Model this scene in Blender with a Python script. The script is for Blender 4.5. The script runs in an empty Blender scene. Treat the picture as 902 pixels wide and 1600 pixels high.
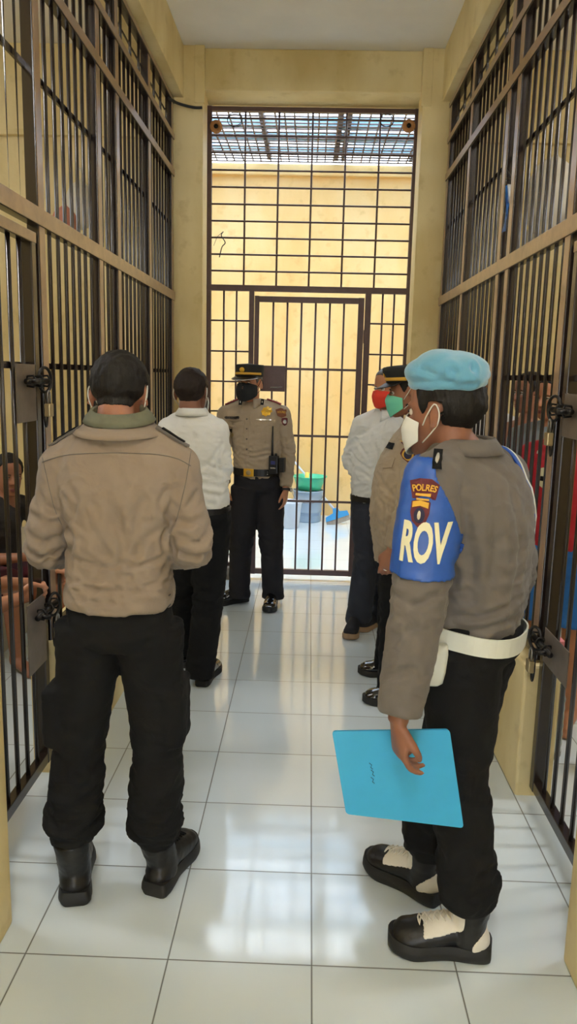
import bpy, bmesh, math, random
import numpy as np
from mathutils import Vector, Matrix
from mathutils.bvhtree import BVHTree

random.seed(7)
RS = np.random.RandomState(11)
SC = bpy.context.scene
COL = SC.collection
V3 = lambda *a: np.array(a, float)

# ------------------------------------------------------------------ camera
CAM_H = 1.64
YAW, PITCH, ROLL, FPX = 0.0237986, 0.1754606, 0.0235, 1200.0

def cam_axes():
    cy, sy, cp, sp = math.cos(YAW), math.sin(YAW), math.cos(PITCH), math.sin(PITCH)
    fw = V3(-sy*cp, cy*cp, -sp)
    r0 = V3(cy, sy, 0)
    u0 = np.cross(r0, fw)
    r = r0*math.cos(ROLL) + u0*math.sin(ROLL)
    u = -r0*math.sin(ROLL) + u0*math.cos(ROLL)
    return r, u, fw
CR, CU, CF = cam_axes()

def P(px, py, Y):
    """world point at depth Y seen at pixel (px, py) of the 902x1600 photograph"""
    d = (px-451)/FPX*CR - (py-800)/FPX*CU + CF
    return V3(0, 0, CAM_H) + d*Y/d[1]

def PX(px, py, X):
    d = (px-451)/FPX*CR - (py-800)/FPX*CU + CF
    return V3(0, 0, CAM_H) + d*X/d[0]

def PZ(px, py, z=0.0):
    d = (px-451)/FPX*CR - (py-800)/FPX*CU + CF
    return V3(0, 0, CAM_H) + d*(z-CAM_H)/d[2]

cd = bpy.data.cameras.new('camera')
cam = bpy.data.objects.new('camera', cd)
COL.objects.link(cam)
cd.sensor_fit = 'VERTICAL'
cd.sensor_height = 36
cd.sensor_width = 36
cd.lens = FPX/1600*36
cd.clip_start = 0.05
M = Matrix.Identity(4)
for i in range(3):
    M[i][0], M[i][1], M[i][2] = CR[i], CU[i], -CF[i]
M[2][3] = CAM_H
cam.matrix_world = M
SC.camera = cam

# ------------------------------------------------------------------ materials
def srgb(r, g, b):
    f = lambda c: (c/255/12.92) if c/255 <= 0.04045 else ((c/255+0.055)/1.055)**2.4
    return (f(r), f(g), f(b), 1)

def mat(name, col, rough=0.6, metal=0.0, var=0.0, vscale=6.0, bump=0.0, bscale=200.0, col2=None,
        sheen=0.0, coat=0.0, emit=0.0, trans=0.0, spec=0.5, weave=False, stretch=(1, 1, 1), alpha=1.0, sss=0.0, fold=0.0, fscale=9.0, ior=0):
    m = bpy.data.materials.new(name)
    m.use_nodes = True
    nt = m.node_tree
    b = nt.nodes['Principled BSDF']
    I = b.inputs
    I['Base Color'].default_value = col
    I['Roughness'].default_value = rough
    I['Metallic'].default_value = metal
    I['Specular IOR Level'].default_value = spec
    if sheen: I['Sheen Weight'].default_value = sheen
    if coat: I['Coat Weight'].default_value = coat; I['Coat Roughness'].default_value = 0.1
    if trans: I['Transmission Weight'].default_value = trans
    if alpha < 1: I['Alpha'].default_value = alpha
    if ior: I['IOR'].default_value = ior
    if emit: I['Emission Color'].default_value = col; I['Emission Strength'].default_value = emit
    if sss:
        I['Subsurface Weight'].default_value = sss
        I['Subsurface Radius'].default_value = (0.012, 0.005, 0.003)
        I['Subsurface Scale'].default_value = 1.0
    tc = nt.nodes.new('ShaderNodeTexCoord')
    mp = nt.nodes.new('ShaderNodeMapping')
    mp.inputs['Scale'].default_value = stretch
    nt.links.new(tc.outputs['Object'], mp.inputs['Vector'])
    if var > 0 or col2:
        n = nt.nodes.new('ShaderNodeTexNoise')
        n.inputs['Scale'].default_value = vscale
        n.inputs['Detail'].default_value = 6
        n.inputs['Roughness'].default_value = 0.6
        nt.links.new(mp.outputs['Vector'], n.inputs['Vector'])
        cr = nt.nodes.new('ShaderNodeValToRGB')
        cr.color_ramp.elements[0].position = 0.3
        cr.color_ramp.elements[1].position = 0.7
        c2 = col2 if col2 else tuple(min(1, c*(1+var)) for c in col[:3])+(1,)
        c1 = col if col2 else tuple(c*(1-var) for c in col[:3])+(1,)
        cr.color_ramp.elements[0].color = c1
        cr.color_ramp.elements[1].color = c2
        nt.links.new(n.outputs['Fac'], cr.inputs['Fac'])
        nt.links.new(cr.outputs['Color'], I['Base Color'])
    if bump > 0:
        n2 = nt.nodes.new('ShaderNodeTexNoise')
        n2.inputs['Scale'].default_value = bscale
        n2.inputs['Detail'].default_value = 4
        nt.links.new(mp.outputs['Vector'], n2.inputs['Vector'])
        bp = nt.nodes.new('ShaderNodeBump')
        bp.inputs['Strength'].default_value = bump
        bp.inputs['Distance'].default_value = 0.002
        nt.links.new(n2.outputs['Fac'], bp.inputs['Height'])
        nt.links.new(bp.outputs['Normal'], I['Normal'])
        if fold > 0:
            n4 = nt.nodes.new('ShaderNodeTexNoise'); n4.inputs['Scale'].default_value = fscale; n4.inputs['Detail'].default_value = 3
            n4.inputs['Distortion'].default_value = 0.6
            nt.links.new(mp.outputs['Vector'], n4.inputs['Vector'])
            b4 = nt.nodes.new('ShaderNodeBump'); b4.inputs['Strength'].default_value = fold; b4.inputs['Distance'].default_value = 0.02
            nt.links.new(n4.outputs['Fac'], b4.inputs['Height']); nt.links.new(b4.outputs['Normal'], bp.inputs['Normal'])
    return m

def wall_mat(name, base, dark, light):
    """painted plaster: broad fading, vertical runs, grime near the foot of the wall, fine bump"""
    m = bpy.data.materials.new(name)
    m.use_nodes = True
    nt = m.node_tree; L = nt.links; N = nt.nodes
    b = N['Principled BSDF']
    b.inputs['Roughness'].default_value = 0.55
    g = N.new('ShaderNodeNewGeometry')
    mp = N.new('ShaderNodeMapping'); mp.inputs['Scale'].default_value = (1.3, 1.3, 0.55)
    L.new(g.outputs['Position'], mp.inputs['Vector'])
    n1 = N.new('ShaderNodeTexNoise'); n1.inputs['Scale'].default_value = 1.8; n1.inputs['Detail'].default_value = 7
    L.new(mp.outputs['Vector'], n1.inputs['Vector'])
    r1 = N.new('ShaderNodeValToRGB')
    r1.color_ramp.elements[0].position = 0.35; r1.color_ramp.elements[0].color = dark
    r1.color_ramp.elements[1].position = 0.66; r1.color_ramp.elements[1].color = light
    e = r1.color_ramp.elements.new(0.5); e.color = base
    L.new(n1.outputs['Fac'], r1.inputs['Fac'])
    n2 = N.new('ShaderNodeTexNoise'); n2.inputs['Scale'].default_value = 9; n2.inputs['Detail'].default_value = 8
    L.new(g.outputs['Position'], n2.inputs['Vector'])
    r2 = N.new('ShaderNodeValToRGB')
    r2.color_ramp.elements[0].position = 0.28; r2.color_ramp.elements[0].color = (0.72, 0.66, 0.52, 1)
    r2.color_ramp.elements[1].position = 0.42; r2.color_ramp.elements[1].color = (1, 1, 1, 1)
    L.new(n2.outputs['Fac'], r2.inputs['Fac'])
    mx = N.new('ShaderNodeMix'); mx.data_type = 'RGBA'; mx.blend_type = 'MULTIPLY'
    mx.inputs[0].default_value = 0.45
    L.new(r1.outputs['Color'], mx.inputs[6]); L.new(r2.outputs['Color'], mx.inputs[7])
    L.new(mx.outputs[2], b.inputs['Base Color'])
    n3 = N.new('ShaderNodeTexNoise'); n3.inputs['Scale'].default_value = 45; n3.inputs['Detail'].default_value = 5
    L.new(g.outputs['Position'], n3.inputs['Vector'])
    bp = N.new('ShaderNodeBump'); bp.inputs['Strength'].default_value = 0.25; bp.inputs['Distance'].default_value = 0.004
    L.new(n3.outputs['Fac'], bp.inputs['Height']); L.new(bp.outputs['Normal'], b.inputs['Normal'])
    return m

def tile_mat(name, x0, y0, size, tile, grout, rough=0.1):
    m = bpy.data.materials.new(name)
    m.use_nodes = True
    nt = m.node_tree; L = nt.links; N = nt.nodes
    b = N['Principled BSDF']
    g = N.new('ShaderNodeNewGeometry')
    sx = N.new('ShaderNodeSeparateXYZ'); L.new(g.outputs['Position'], sx.inputs[0])
    def mth(op, a, bb=None, c=None):
        q = N.new('ShaderNodeMath'); q.operation = op
        for i, v in enumerate((a, bb, c)):
            if v is None: continue
            if hasattr(v, 'links'): L.new(v, q.inputs[i])
            else: q.inputs[i].default_value = v
        return q.outputs[0]
    ds, cells = [], []
    for k, o in ((0, x0), (1, y0)):
        t = mth('DIVIDE', mth('SUBTRACT', sx.outputs[k], o), size)
        cells.append(mth('FLOOR', t))
        f = mth('FRACT', t)
        ds.append(mth('MINIMUM', f, mth('SUBTRACT', 1.0, f)))
    d = mth('MINIMUM', ds[0], ds[1])
    gr = mth('SMOOTH_MIN', mth('DIVIDE', d, 0.0085), 1.0, 0.25)
    cb = N.new('ShaderNodeCombineXYZ'); L.new(cells[0], cb.inputs[0]); L.new(cells[1], cb.inputs[1])
    wn = N.new('ShaderNodeTexWhiteNoise'); L.new(cb.outputs[0], wn.inputs['Vector'])
    n1 = N.new('ShaderNodeTexNoise'); n1.inputs['Scale'].default_value = 5; n1.inputs['Detail'].default_value = 8
    L.new(g.outputs['Position'], n1.inputs['Vector'])
    var = mth('ADD', 0.93, mth('ADD', mth('MULTIPLY', wn.outputs['Value'], 0.06), mth('MULTIPLY', n1.outputs['Fac'], 0.05)))
    tcol = N.new('ShaderNodeMix'); tcol.data_type = 'RGBA'; tcol.blend_type = 'MULTIPLY'; tcol.inputs[0].default_value = 1
    tcol.inputs[6].default_value = tile; L.new(var, tcol.inputs[7])
    mx = N.new('ShaderNodeMix'); mx.data_type = 'RGBA'
    L.new(gr, mx.inputs[0]); mx.inputs[6].default_value = grout; L.new(tcol.outputs[2], mx.inputs[7])
    L.new(mx.outputs[2], b.inputs['Base Color'])
    # mopping streaks vary the gloss
    mp = N.new('ShaderNodeMapping'); mp.inputs['Scale'].default_value = (6, 1.2, 1); mp.inputs['Rotation'].default_value = (0, 0, 1.2)
    L.new(g.outputs['Position'], mp.inputs['Vector'])
    n2 = N.new('ShaderNodeTexNoise'); n2.inputs['Scale'].default_value = 7; n2.inputs['Detail'].default_value = 9
    L.new(mp.outputs['Vector'], n2.inputs['Vector'])
    ro = mth('ADD', rough, mth('MULTIPLY', n2.outputs['Fac'], 0.11))
    ro2 = mth('ADD', ro, mth('MULTIPLY', mth('SUBTRACT', 1.0, gr), 0.6))
    L.new(ro2, b.inputs['Roughness'])
    b.inputs['Specular IOR Level'].default_value = 0.5
    b.inputs['IOR'].default_value = 1.6
    b.inputs['Coat Weight'].default_value = .6; b.inputs['Coat Roughness'].default_value = .07; b.inputs['Coat IOR'].default_value = 1.6
    bp = N.new('ShaderNodeBump'); bp.inputs['Strength'].default_value = 0.5; bp.inputs['Distance'].default_value = 0.0015
    hh = mth('ADD', gr, mth('MULTIPLY', n2.outputs['Fac'], 0.06))
    L.new(hh, bp.inputs['Height']); L.new(bp.outputs['Normal'], b.inputs['Normal'])
    return m

MT = {}
MT['wall'] = wall_mat('yellow_plaster', srgb(225, 207, 154), srgb(211, 189, 130), srgb(234, 218, 170))
MT['yard_wall'] = wall_mat('courtyard_plaster', srgb(226, 192, 132), srgb(222, 184, 119), srgb(228, 198, 144))
MT['ceil'] = mat('white_ceiling_paint', srgb(238, 235, 226), 0.8, var=0.04, vscale=2.5, bump=0.15, bscale=60)
MT['floor'] = tile_mat('white_floor_tile', 0.05, 1.917, 0.4085, srgb(220, 234, 244), srgb(40, 40, 40), 0.045)
MT['yard_floor'] = mat('yard_screed', srgb(225, 226, 228), 0.5, var=0.05, vscale=3)
MT['cell_floor'] = mat('cell_floor', srgb(176, 172, 160), 0.45, var=0.12, vscale=3)
MT['concrete'] = mat('grey_stone_kerb', srgb(150, 145, 138), 0.8, var=0.25, vscale=14, bump=0.5, bscale=60)
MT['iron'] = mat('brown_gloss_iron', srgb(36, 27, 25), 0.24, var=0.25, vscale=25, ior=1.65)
MT['iron_face_lit'] = mat('lit_tan_iron_face', srgb(150, 122, 96), 0.28, var=0.22, vscale=9, ior=1.8, bump=.06, bscale=60)  # tan colour paints in courtyard light glancing off corridor-facing sides
MT['iron_worn_lit'] = mat('worn_lit_brown_iron', srgb(138, 112, 86), 0.3, vscale=14, bump=0.05, bscale=90, col2=srgb(172, 142, 108), ior=1.7)  # lighter for wear and for grazing reflection put into the colour
MT['gate_iron'] = mat('gate_brown_iron', srgb(86, 64, 62), 0.42, var=0.15, vscale=20, spec=0.5)
MT['plate'] = mat('steel_lock_plate', srgb(120, 110, 104), 0.42, metal=0.35, var=0.2, vscale=12, bump=0.1, bscale=60)
MT['steel'] = mat('bare_steel', srgb(150, 148, 145), 0.3, metal=0.9, var=0.2, vscale=30)
MT['brass'] = mat('brass', srgb(178, 160, 120), 0.35, metal=0.7)
MT['black_metal'] = mat('black_metal', srgb(28, 26, 25), 0.35, metal=0.3)
MT['gold'] = mat('gold_badge', srgb(232, 182, 60), 0.3, metal=0.6, bump=0.3, bscale=300)
MT['gold_thread'] = mat('gold_thread', srgb(214, 168, 60), 0.7)
MT['khaki'] = mat('khaki_shirt_cloth', srgb(137, 123, 109), 0.85, var=0.05, vscale=9, bump=0.35, bscale=900, sheen=0.1, fold=.45, fscale=11)
MT['khaki_light'] = mat('light_khaki_shirt_cloth', srgb(166, 150, 128), 0.8, var=0.04, vscale=9, bump=0.3, bscale=900, sheen=0.1, fold=.45, fscale=11)
MT['khaki_dark'] = mat('dark_khaki_shirt_cloth', srgb(100, 95, 91), 0.85, var=0.05, vscale=9, bump=0.35, bscale=900, sheen=0.1, fold=.45, fscale=11)
MT['collar_green'] = mat('green_grey_collar', srgb(104, 106, 88), 0.85, var=0.12, vscale=30, bump=0.3, bscale=600)
MT['black_cloth'] = mat('black_trouser_cloth', srgb(17, 18, 20), 0.9, var=0.15, vscale=10, bump=0.3, bscale=700, spec=.25, fold=.5, fscale=9)
MT['navy_cloth'] = mat('dark_navy_trouser_cloth', srgb(20, 20, 27), 0.85, var=0.12, vscale=10, bump=0.3, bscale=700)
MT['white_cloth'] = mat('white_shirt_cloth', srgb(222, 224, 222), 0.75, var=0.02, vscale=9, bump=0.2, bscale=800, fold=.45, fscale=11)
MT['denim'] = mat('dark_denim', srgb(36, 40, 52), 0.8, var=0.2, vscale=12, bump=0.3, bscale=700)
MT['skin'] = mat('brown_skin', srgb(158, 108, 84), 0.5, var=0.07, vscale=22, bump=0.15, bscale=300, sss=0.08)
MT['skin_dark'] = mat('dark_brown_skin', srgb(136, 92, 72), 0.5, var=0.07, vscale=22, bump=0.15, bscale=300, sss=0.08)
MT['skin_tan'] = mat('tan_skin', srgb(186, 130, 98), 0.5, var=0.07, vscale=22, bump=0.15, bscale=300, sss=0.08)
MT['lip'] = mat('lip', srgb(140, 78, 70), 0.45)
MT['nail'] = mat('nail', srgb(206, 156, 136), 0.3)
MT['hair'] = mat('black_hair', srgb(18, 15, 14), 0.6, var=0.4, vscale=60, bump=.7, bscale=260, spec=.3, stretch=(1, 1, 0.35))
MT['hair_brown'] = mat('dark_brown_hair', srgb(34, 24, 20), 0.6, var=0.4, vscale=60, bump=.7, bscale=260, spec=.3, stretch=(1, 1, 0.35))
MT['hair_grey'] = mat('grey_hair', srgb(92, 90, 90), 0.5, var=0.4, vscale=80, bump=1.0, bscale=260, stretch=(1, 1, 0.35))
MT['eye'] = mat('eye_white', srgb(225, 218, 208), 0.2)
MT['iris'] = mat('dark_iris', srgb(24, 14, 10), 0.1)
MT['leather'] = mat('black_leather', srgb(17, 16, 17), 0.42, bump=0.25, bscale=150, spec=0.45)
MT['patent'] = mat('polished_black_leather', srgb(14, 13, 14), 0.12, spec=0.8, coat=0.5)
MT['tan_sole'] = mat('tan_rubber_sole', srgb(146, 120, 92), 0.7)
MT['rubber'] = mat('black_rubber_sole', srgb(20, 20, 20), 0.6, bump=0.3, bscale=80)
MT['white_leather'] = mat('white_leather', srgb(218, 214, 204), 0.45, var=0.05, vscale=20)
MT['white_web'] = mat('white_belt_vinyl', srgb(206, 210, 202), 0.45, var=0.03)
MT['mask_white'] = mat('white_mask_cloth', srgb(214, 216, 210), 0.8, bump=0.1, bscale=400)
MT['mask_black'] = mat('black_mask_cloth', srgb(24, 26, 28), 0.8)
MT['mask_red'] = mat('red_mask_cloth', srgb(226, 62, 44), 0.75)
MT['mask_green'] = mat('green_mask_cloth', srgb(112, 206, 176), 0.75)
MT['beret'] = mat('sky_blue_felt', srgb(94, 156, 190), 0.95, var=0.06, vscale=30, bump=0.5, bscale=350, sheen=0.5)
MT['band_blue'] = mat('blue_nylon_brassard', srgb(36, 84, 172), 0.42, var=0.1, vscale=20, bump=0.3, bscale=120)
MT['letter'] = mat('pale_reflective_letter', srgb(222, 220, 186), 0.55)
MT['folder'] = mat('sky_blue_card', srgb(54, 166, 220), 0.42, var=0.05, vscale=9, bump=0.08, bscale=90)
MT['patch_brown'] = mat('brown_patch', srgb(120, 72, 48), 0.8)
MT['patch_maroon'] = mat('maroon_patch', srgb(92, 34, 44), 0.8)
MT['patch_navy'] = mat('navy_patch', srgb(34, 36, 66), 0.8)
MT['board_red'] = mat('maroon_board', srgb(150, 62, 66), 0.7)
MT['silver'] = mat('silver_pin', srgb(214, 214, 214), 0.25, metal=0.7)
MT['dark_wool'] = mat('dark_cap_cloth', srgb(34, 36, 36), 0.85, bump=0.2, bscale=500)
MT['screen'] = mat('radio_screen', srgb(60, 66, 120), 0.2)
MT['plastic_black'] = mat('black_plastic', srgb(20, 21, 24), 0.4)
MT['ink'] = mat('dark_ink', srgb(26, 30, 60), 0.6)
MT['cable'] = mat('black_cable', srgb(36, 36, 38), 0.5)

# ------------------------------------------------------------------ object helpers
WLOC = {}
def link(o, parent=None):
    COL.objects.link(o)
    if parent is not None:
        o.parent = parent
    WLOC[o.name] = WLOC[parent.name] if parent is not None else V3(*o.location)

def thing(name, label, cat, loc, group=None, kind=None):
    o = bpy.data.objects.new(name, None)
    o.empty_display_size = 0.1
    o.location = tuple(loc)
    link(o)
    tag(o, label, cat, group, kind)
    return o

def tag(o, label=None, cat=None, group=None, kind=None):
    if label: o['label'] = label
    if cat: o['category'] = cat
    if group: o['group'] = group
    if kind: o['kind'] = kind
    return o

def mk(name, V, F, m, parent=None, smooth=False, origin=None, label=None):
    """one mesh object from world-space vertices"""
    V = np.asarray(V, float)
    if parent is not None: org = WLOC[parent.name]
    elif origin is not None: org = V3(*origin)
    else:
        org = V3((V[:, 0].min()+V[:, 0].max())/2, (V[:, 1].min()+V[:, 1].max())/2, V[:, 2].min())
    me = bpy.data.meshes.new(name)
    F = F.tolist() if isinstance(F, np.ndarray) else [tuple(int(i) for i in f) for f in F]
    me.from_pydata((V-org).tolist(), [], F)
    me.materials.append(m)
    if smooth:
        me.polygons.foreach_set('use_smooth', [True]*len(me.polygons))
    me.update()
    o = bpy.data.objects.new(name, me)
    if parent is None: o.location = tuple(org)
    link(o, parent)
    if parent is None: WLOC[o.name] = org
    if label: o['label'] = label
    return o

class MB:
    def __init__(s): s.v = []; s.f = []
    def add(s, V, F):
        b = len(s.v); s.v += [tuple(map(float, p)) for p in V]; s.f += [tuple(int(i)+b for i in f) for f in F]; return s
    def box(s, x0, x1, y0, y1, z0, z1, bev=0.0):
        if bev > 0:
            bm = bmesh.new(); bmesh.ops.create_cube(bm, size=1)
            for v in bm.verts: v.co = Vector(((x0+x1)/2+v.co.x*(x1-x0), (y0+y1)/2+v.co.y*(y1-y0), (z0+z1)/2+v.co.z*(z1-z0)))
            bmesh.ops.bevel(bm, geom=bm.edges[:], offset=bev, segments=2, affect='EDGES', profile=0.6)
            bm.verts.index_update()
            s.add([v.co for v in bm.verts], [[v.index for v in f.verts] for f in bm.faces]); bm.free(); return s
        V = [(x, y, z) for z in (z0, z1) for y in (y0, y1) for x in (x0, x1)]
        F = [(0, 2, 3, 1), (4, 5, 7, 6), (0, 1, 5, 4), (2, 6, 7, 3), (0, 4, 6, 2), (1, 3, 7, 5)]
        return s.add(V, F)
    def obox(s, c, ax, ay, az, bev=0.0):
        """oriented box: centre and three half-axis vectors"""
        t = MB().box(-1, 1, -1, 1, -1, 1) if bev <= 0 else None
        c, ax, ay, az = (V3(*q) for q in (c, ax, ay, az))
        if t is None:
            lx, ly, lz = (np.linalg.norm(q) for q in (ax, ay, az))
            t = MB().box(-lx, lx, -ly, ly, -lz, lz, bev)
            return s.add([c+v[0]*ax/lx+v[1]*ay/ly+v[2]*az/lz for v in t.v], t.f)
        return s.add([c+v[0]*ax+v[1]*ay+v[2]*az for v in t.v], t.f)
    def tube(s, pts, r, n=10, cap=True, closed=False, up=None):
        pts = [V3(*p) for p in pts]; m = len(pts)
        rr = r if isinstance(r, (list, tuple)) else [r]*m
        V = []; F = []; nrm = None
        for i, p in enumerate(pts):
            if closed: t = pts[(i+1) % m]-pts[i-1]
            else: t = pts[min(i+1, m-1)]-pts[max(i-1, 0)]
            t = t/(np.linalg.norm(t)+1e-9)
            if nrm is None:
                a = V3(0, 0, 1) if abs(t[2]) < 0.9 else V3(0, 1, 0)
                if up is not None: a = V3(*up)
                nrm = a-t*(a@t)
            else: nrm = nrm-t*(nrm@t)
            nrm = nrm/(np.linalg.norm(nrm)+1e-9)
            b = np.cross(t, nrm)
            q = rr[i]; qa, qb = q if isinstance(q, (list, tuple)) else (q, q)
            for k in range(n):
                a = 2*math.pi*k/n
                V.append(p+nrm*math.cos(a)*qa+b*math.sin(a)*qb)
        for i in range(m if closed else m-1):
            j = (i+1) % m
            for k in range(n):
                l = (k+1) % n
                F.append((i*n+k, i*n+l, j*n+l, j*n+k))
        if cap and not closed:
            F.append(tuple(range(n-1, -1, -1))); F.append(tuple((m-1)*n+k for k in range(n)))
        return s.add(V, F)
    def rings(s, rings, cap=True):
        """loft through rings (lists of equal point count)"""
        n = len(rings[0]); V = [p for r in rings for p in r]; F = []
        for i in range(len(rings)-1):
            for k in range(n):
                l = (k+1) % n
                F.append((i*n+k, i*n+l, (i+1)*n+l, (i+1)*n+k))
        if cap:
            F.append(tuple(range(n-1, -1, -1))); F.append(tuple((len(rings)-1)*n+k for k in range(n)))
        return s.add(V, F)
    def ell(s, c, r, R=None, n=18, m=12):
        """ellipsoid with centre c, radii r and optional 3x3 axes (rows)"""
        c = V3(*c); A = np.eye(3) if R is None else np.asarray(R, float)
        V = [c+A[2]*r[2]]; F = []
        for i in range(1, m):
            th = math.pi*i/m
            for k in range(n):
                ph = 2*math.pi*k/n
                V.append(c+A[0]*r[0]*math.sin(th)*math.cos(ph)+A[1]*r[1]*math.sin(th)*math.sin(ph)+A[2]*r[2]*math.cos(th))
        V.append(c-A[2]*r[2])
        for k in range(n): F.append((0, 1+k, 1+(k+1) % n))
        for i in range(m-2):
            for k in range(n):
                a, b = 1+i*n+k, 1+i*n+(k+1) % n
                F.append((a, a+n, b+n, b))
        for k in range(n): F.append((len(V)-1, 1+(m-2)*n+(k+1) % n, 1+(m-2)*n+k))
        return s.add(V, F)
    def lathe(s, c, prof, n=28, ax=(0, 0, 1)):
        """profile (r, h) spun about an axis through c"""
        c = V3(*c); a = V3(*ax); a = a/np.linalg.norm(a)
        u = np.cross(a, V3(0, 1, 0) if abs(a[1]) < 0.9 else V3(1, 0, 0)); u /= np.linalg.norm(u); w = np.cross(a, u)
        R = [[c+a*h+(u*math.cos(2*math.pi*k/n)+w*math.sin(2*math.pi*k/n))*max(r, 1e-4) for k in range(n)] for r, h in prof]
        return s.rings(R, True)
    def prism(s, poly, o, u, v, w):
        """polygon (list of 2D) in plane o,u,v extruded by vector w"""
        o, u, v, w = (V3(*q) for q in (o, u, v, w)); n = len(poly)
        a = [o+u*p[0]+v*p[1] for p in poly]; b = [q+w for q in a]
        return s.add(a+b, [tuple(range(n-1, -1, -1)), tuple(range(n, 2*n))]+[(i, (i+1) % n, n+(i+1) % n, n+i) for i in range(n)])
    def build(s, name, m, parent=None, smooth=False, label=None, origin=None):
        return mk(name, s.v, s.f, m, parent, smooth, origin, label)

def smooth_angle(o, deg=40):
    me = o.data
    me.polygons.foreach_set('use_smooth', [True]*len(me.polygons))
    try: me.set_sharp_from_angle(angle=math.radians(deg))
    except Exception: pass
    return o

def cat_rom(pts, sub=6):
    pts = [V3(*p) for p in pts]; out = []
    n = len(pts)
    for i in range(n-1):
        p0, p1, p2, p3 = pts[max(i-1, 0)], pts[i], pts[i+1], pts[min(i+2, n-1)]
        for k in range(sub):
            t = k/sub
            out.append(0.5*((2*p1)+(-p0+p2)*t+(2*p0-5*p1+4*p2-p3)*t*t+(-p0+3*p1-3*p2+p3)*t**3))
    out.append(pts[-1])
    return out

def limb(mb, pts, rad, n=22, sub=6, up=None):
    q = [list(p)+[r[0] if isinstance(r, tuple) else r, r[1] if isinstance(r, tuple) else r] for p, r in zip(pts, rad)]
    c = cat_rom(q, sub)
    mb.tube([k[:3] for k in c], [(max(k[3], .003), max(k[4], .003)) for k in c], n, up=up)
    return mb

def remesh(mb, voxel, it=4):
    me = bpy.data.meshes.new('tmp'); me.from_pydata(mb.v, [], mb.f); me.update()
    o = bpy.data.objects.new('tmp', me); COL.objects.link(o)
    bm = bmesh.new(); bm.from_mesh(me); bmesh.ops.recalc_face_normals(bm, faces=bm.faces[:]); bm.to_mesh(me); bm.free()
    md = o.modifiers.new('r', 'REMESH'); md.mode = 'VOXEL'; md.voxel_size = voxel; md.adaptivity = 0
    dg = bpy.context.evaluated_depsgraph_get(); dg.update()
    ev = o.evaluated_get(dg); m2 = ev.to_mesh()
    V = np.empty(len(m2.vertices)*3); m2.vertices.foreach_get('co', V); V = V.reshape(-1, 3)
    L = np.empty(len(m2.loops), int); m2.loops.foreach_get('vertex_index', L)
    S = np.empty(len(m2.polygons), int); m2.polygons.foreach_get('loop_start', S)
    T = np.empty(len(m2.polygons), int); m2.polygons.foreach_get('loop_total', T)
    q = T == 4
    F = np.stack([L[S[q]+k] for k in range(4)], 1)
    ev.to_mesh_clear(); bpy.data.objects.remove(o); bpy.data.meshes.remove(me)
    return lap(V, F, it), F

def lap(V, F, it, lam=0.6, w=None):
    E = np.concatenate([F[:, [0, 1]], F[:, [1, 2]], F[:, [2, 3]], F[:, [3, 0]]]); E = np.sort(E, 1)
    E = np.unique(E, axis=0)
    cnt = np.bincount(E.ravel(), minlength=len(V)).astype(float); cnt[cnt == 0] = 1
    for k in range(it):
        for l in ((lam, -lam*0.9) if w is None and it >= 4 else (lam,)):
            S = np.zeros_like(V)
            for a in range(3):
                S[:, a] = np.bincount(E[:, 0], V[E[:, 1], a], len(V))+np.bincount(E[:, 1], V[E[:, 0], a], len(V))
            D = S/cnt[:, None]-V
            V = V+D*l*(1 if w is None else w[:, None])
    return V

def normals(V, F):
    a = V[F[:, 2]]-V[F[:, 0]]; b = V[F[:, 3]]-V[F[:, 1]]
    n = np.cross(a, b); N = np.zeros_like(V)
    for k in range(4):
        for c in range(3): N[:, c] += np.bincount(F[:, k], n[:, c], len(V))
    return N/(np.linalg.norm(N, axis=1)[:, None]+1e-12)

def wnoise(V, freq, seed, stretch=(1, 1, 1), oct=3):
    r = np.random.RandomState(seed); X = V*np.array(stretch)*freq; out = np.zeros(len(V)); amp = 1
    for o in range(oct):
        for k in range(4):
            d = r.normal(size=3); d /= np.linalg.norm(d); ph = r.uniform(0, 6.28)
            d2 = r.normal(size=3)
            out += amp*np.sin(X@d*6.28*(1.6**o)+ph+1.3*np.sin(X@d2*2.1*(1.5**o)+ph*2))/4
        amp *= 0.55
    return out

def folds(V, N, strokes):
    D = np.zeros(len(V))
    for a, b, w, amp in strokes:
        a, b = V3(*a), V3(*b); ab = b-a
        t = np.clip(((V-a)@ab)/(ab@ab+1e-9), 0, 1)
        d = np.linalg.norm(V-(a+t[:, None]*ab), axis=1)
        D += 1.7*amp*(np.exp(-(d/w)**2)-0.45*np.exp(-((d-1.7*w)/(w*0.9))**2))*np.sin(np.pi*(0.12+0.76*t))
    return V+N*D[:, None]

def submesh(V, F, sel):
    """faces all of whose vertices are selected"""
    keep = sel[F].all(1); F2 = F[keep]; u, inv = np.unique(F2, return_inverse=True)
    return V[u], inv.reshape(F2.shape), u

def shell(V, F, thick):
    """close a patch of quads into a thin solid"""
    N = normals(V, F); n = len(V)
    E = np.concatenate([F[:, [0, 1]], F[:, [1, 2]], F[:, [2, 3]], F[:, [3, 0]]])
    key = {}
    for a, b in E: key[(a, b)] = 1
    rim = [(b, a) for (a, b) in key if (b, a) not in key]
    t = thick[:, None] if isinstance(thick, np.ndarray) else thick
    V2 = np.concatenate([V, V-N*t])
    F2 = [tuple(f) for f in F]+[tuple(q+n for q in f[::-1]) for f in F]+[(a, b, b+n, a+n) for a, b in rim]
    return V2, F2

def bvh_of(V, F):
    return BVHTree.FromPolygons([Vector(v) for v in V], [tuple(int(i) for i in f) for f in F])

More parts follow.
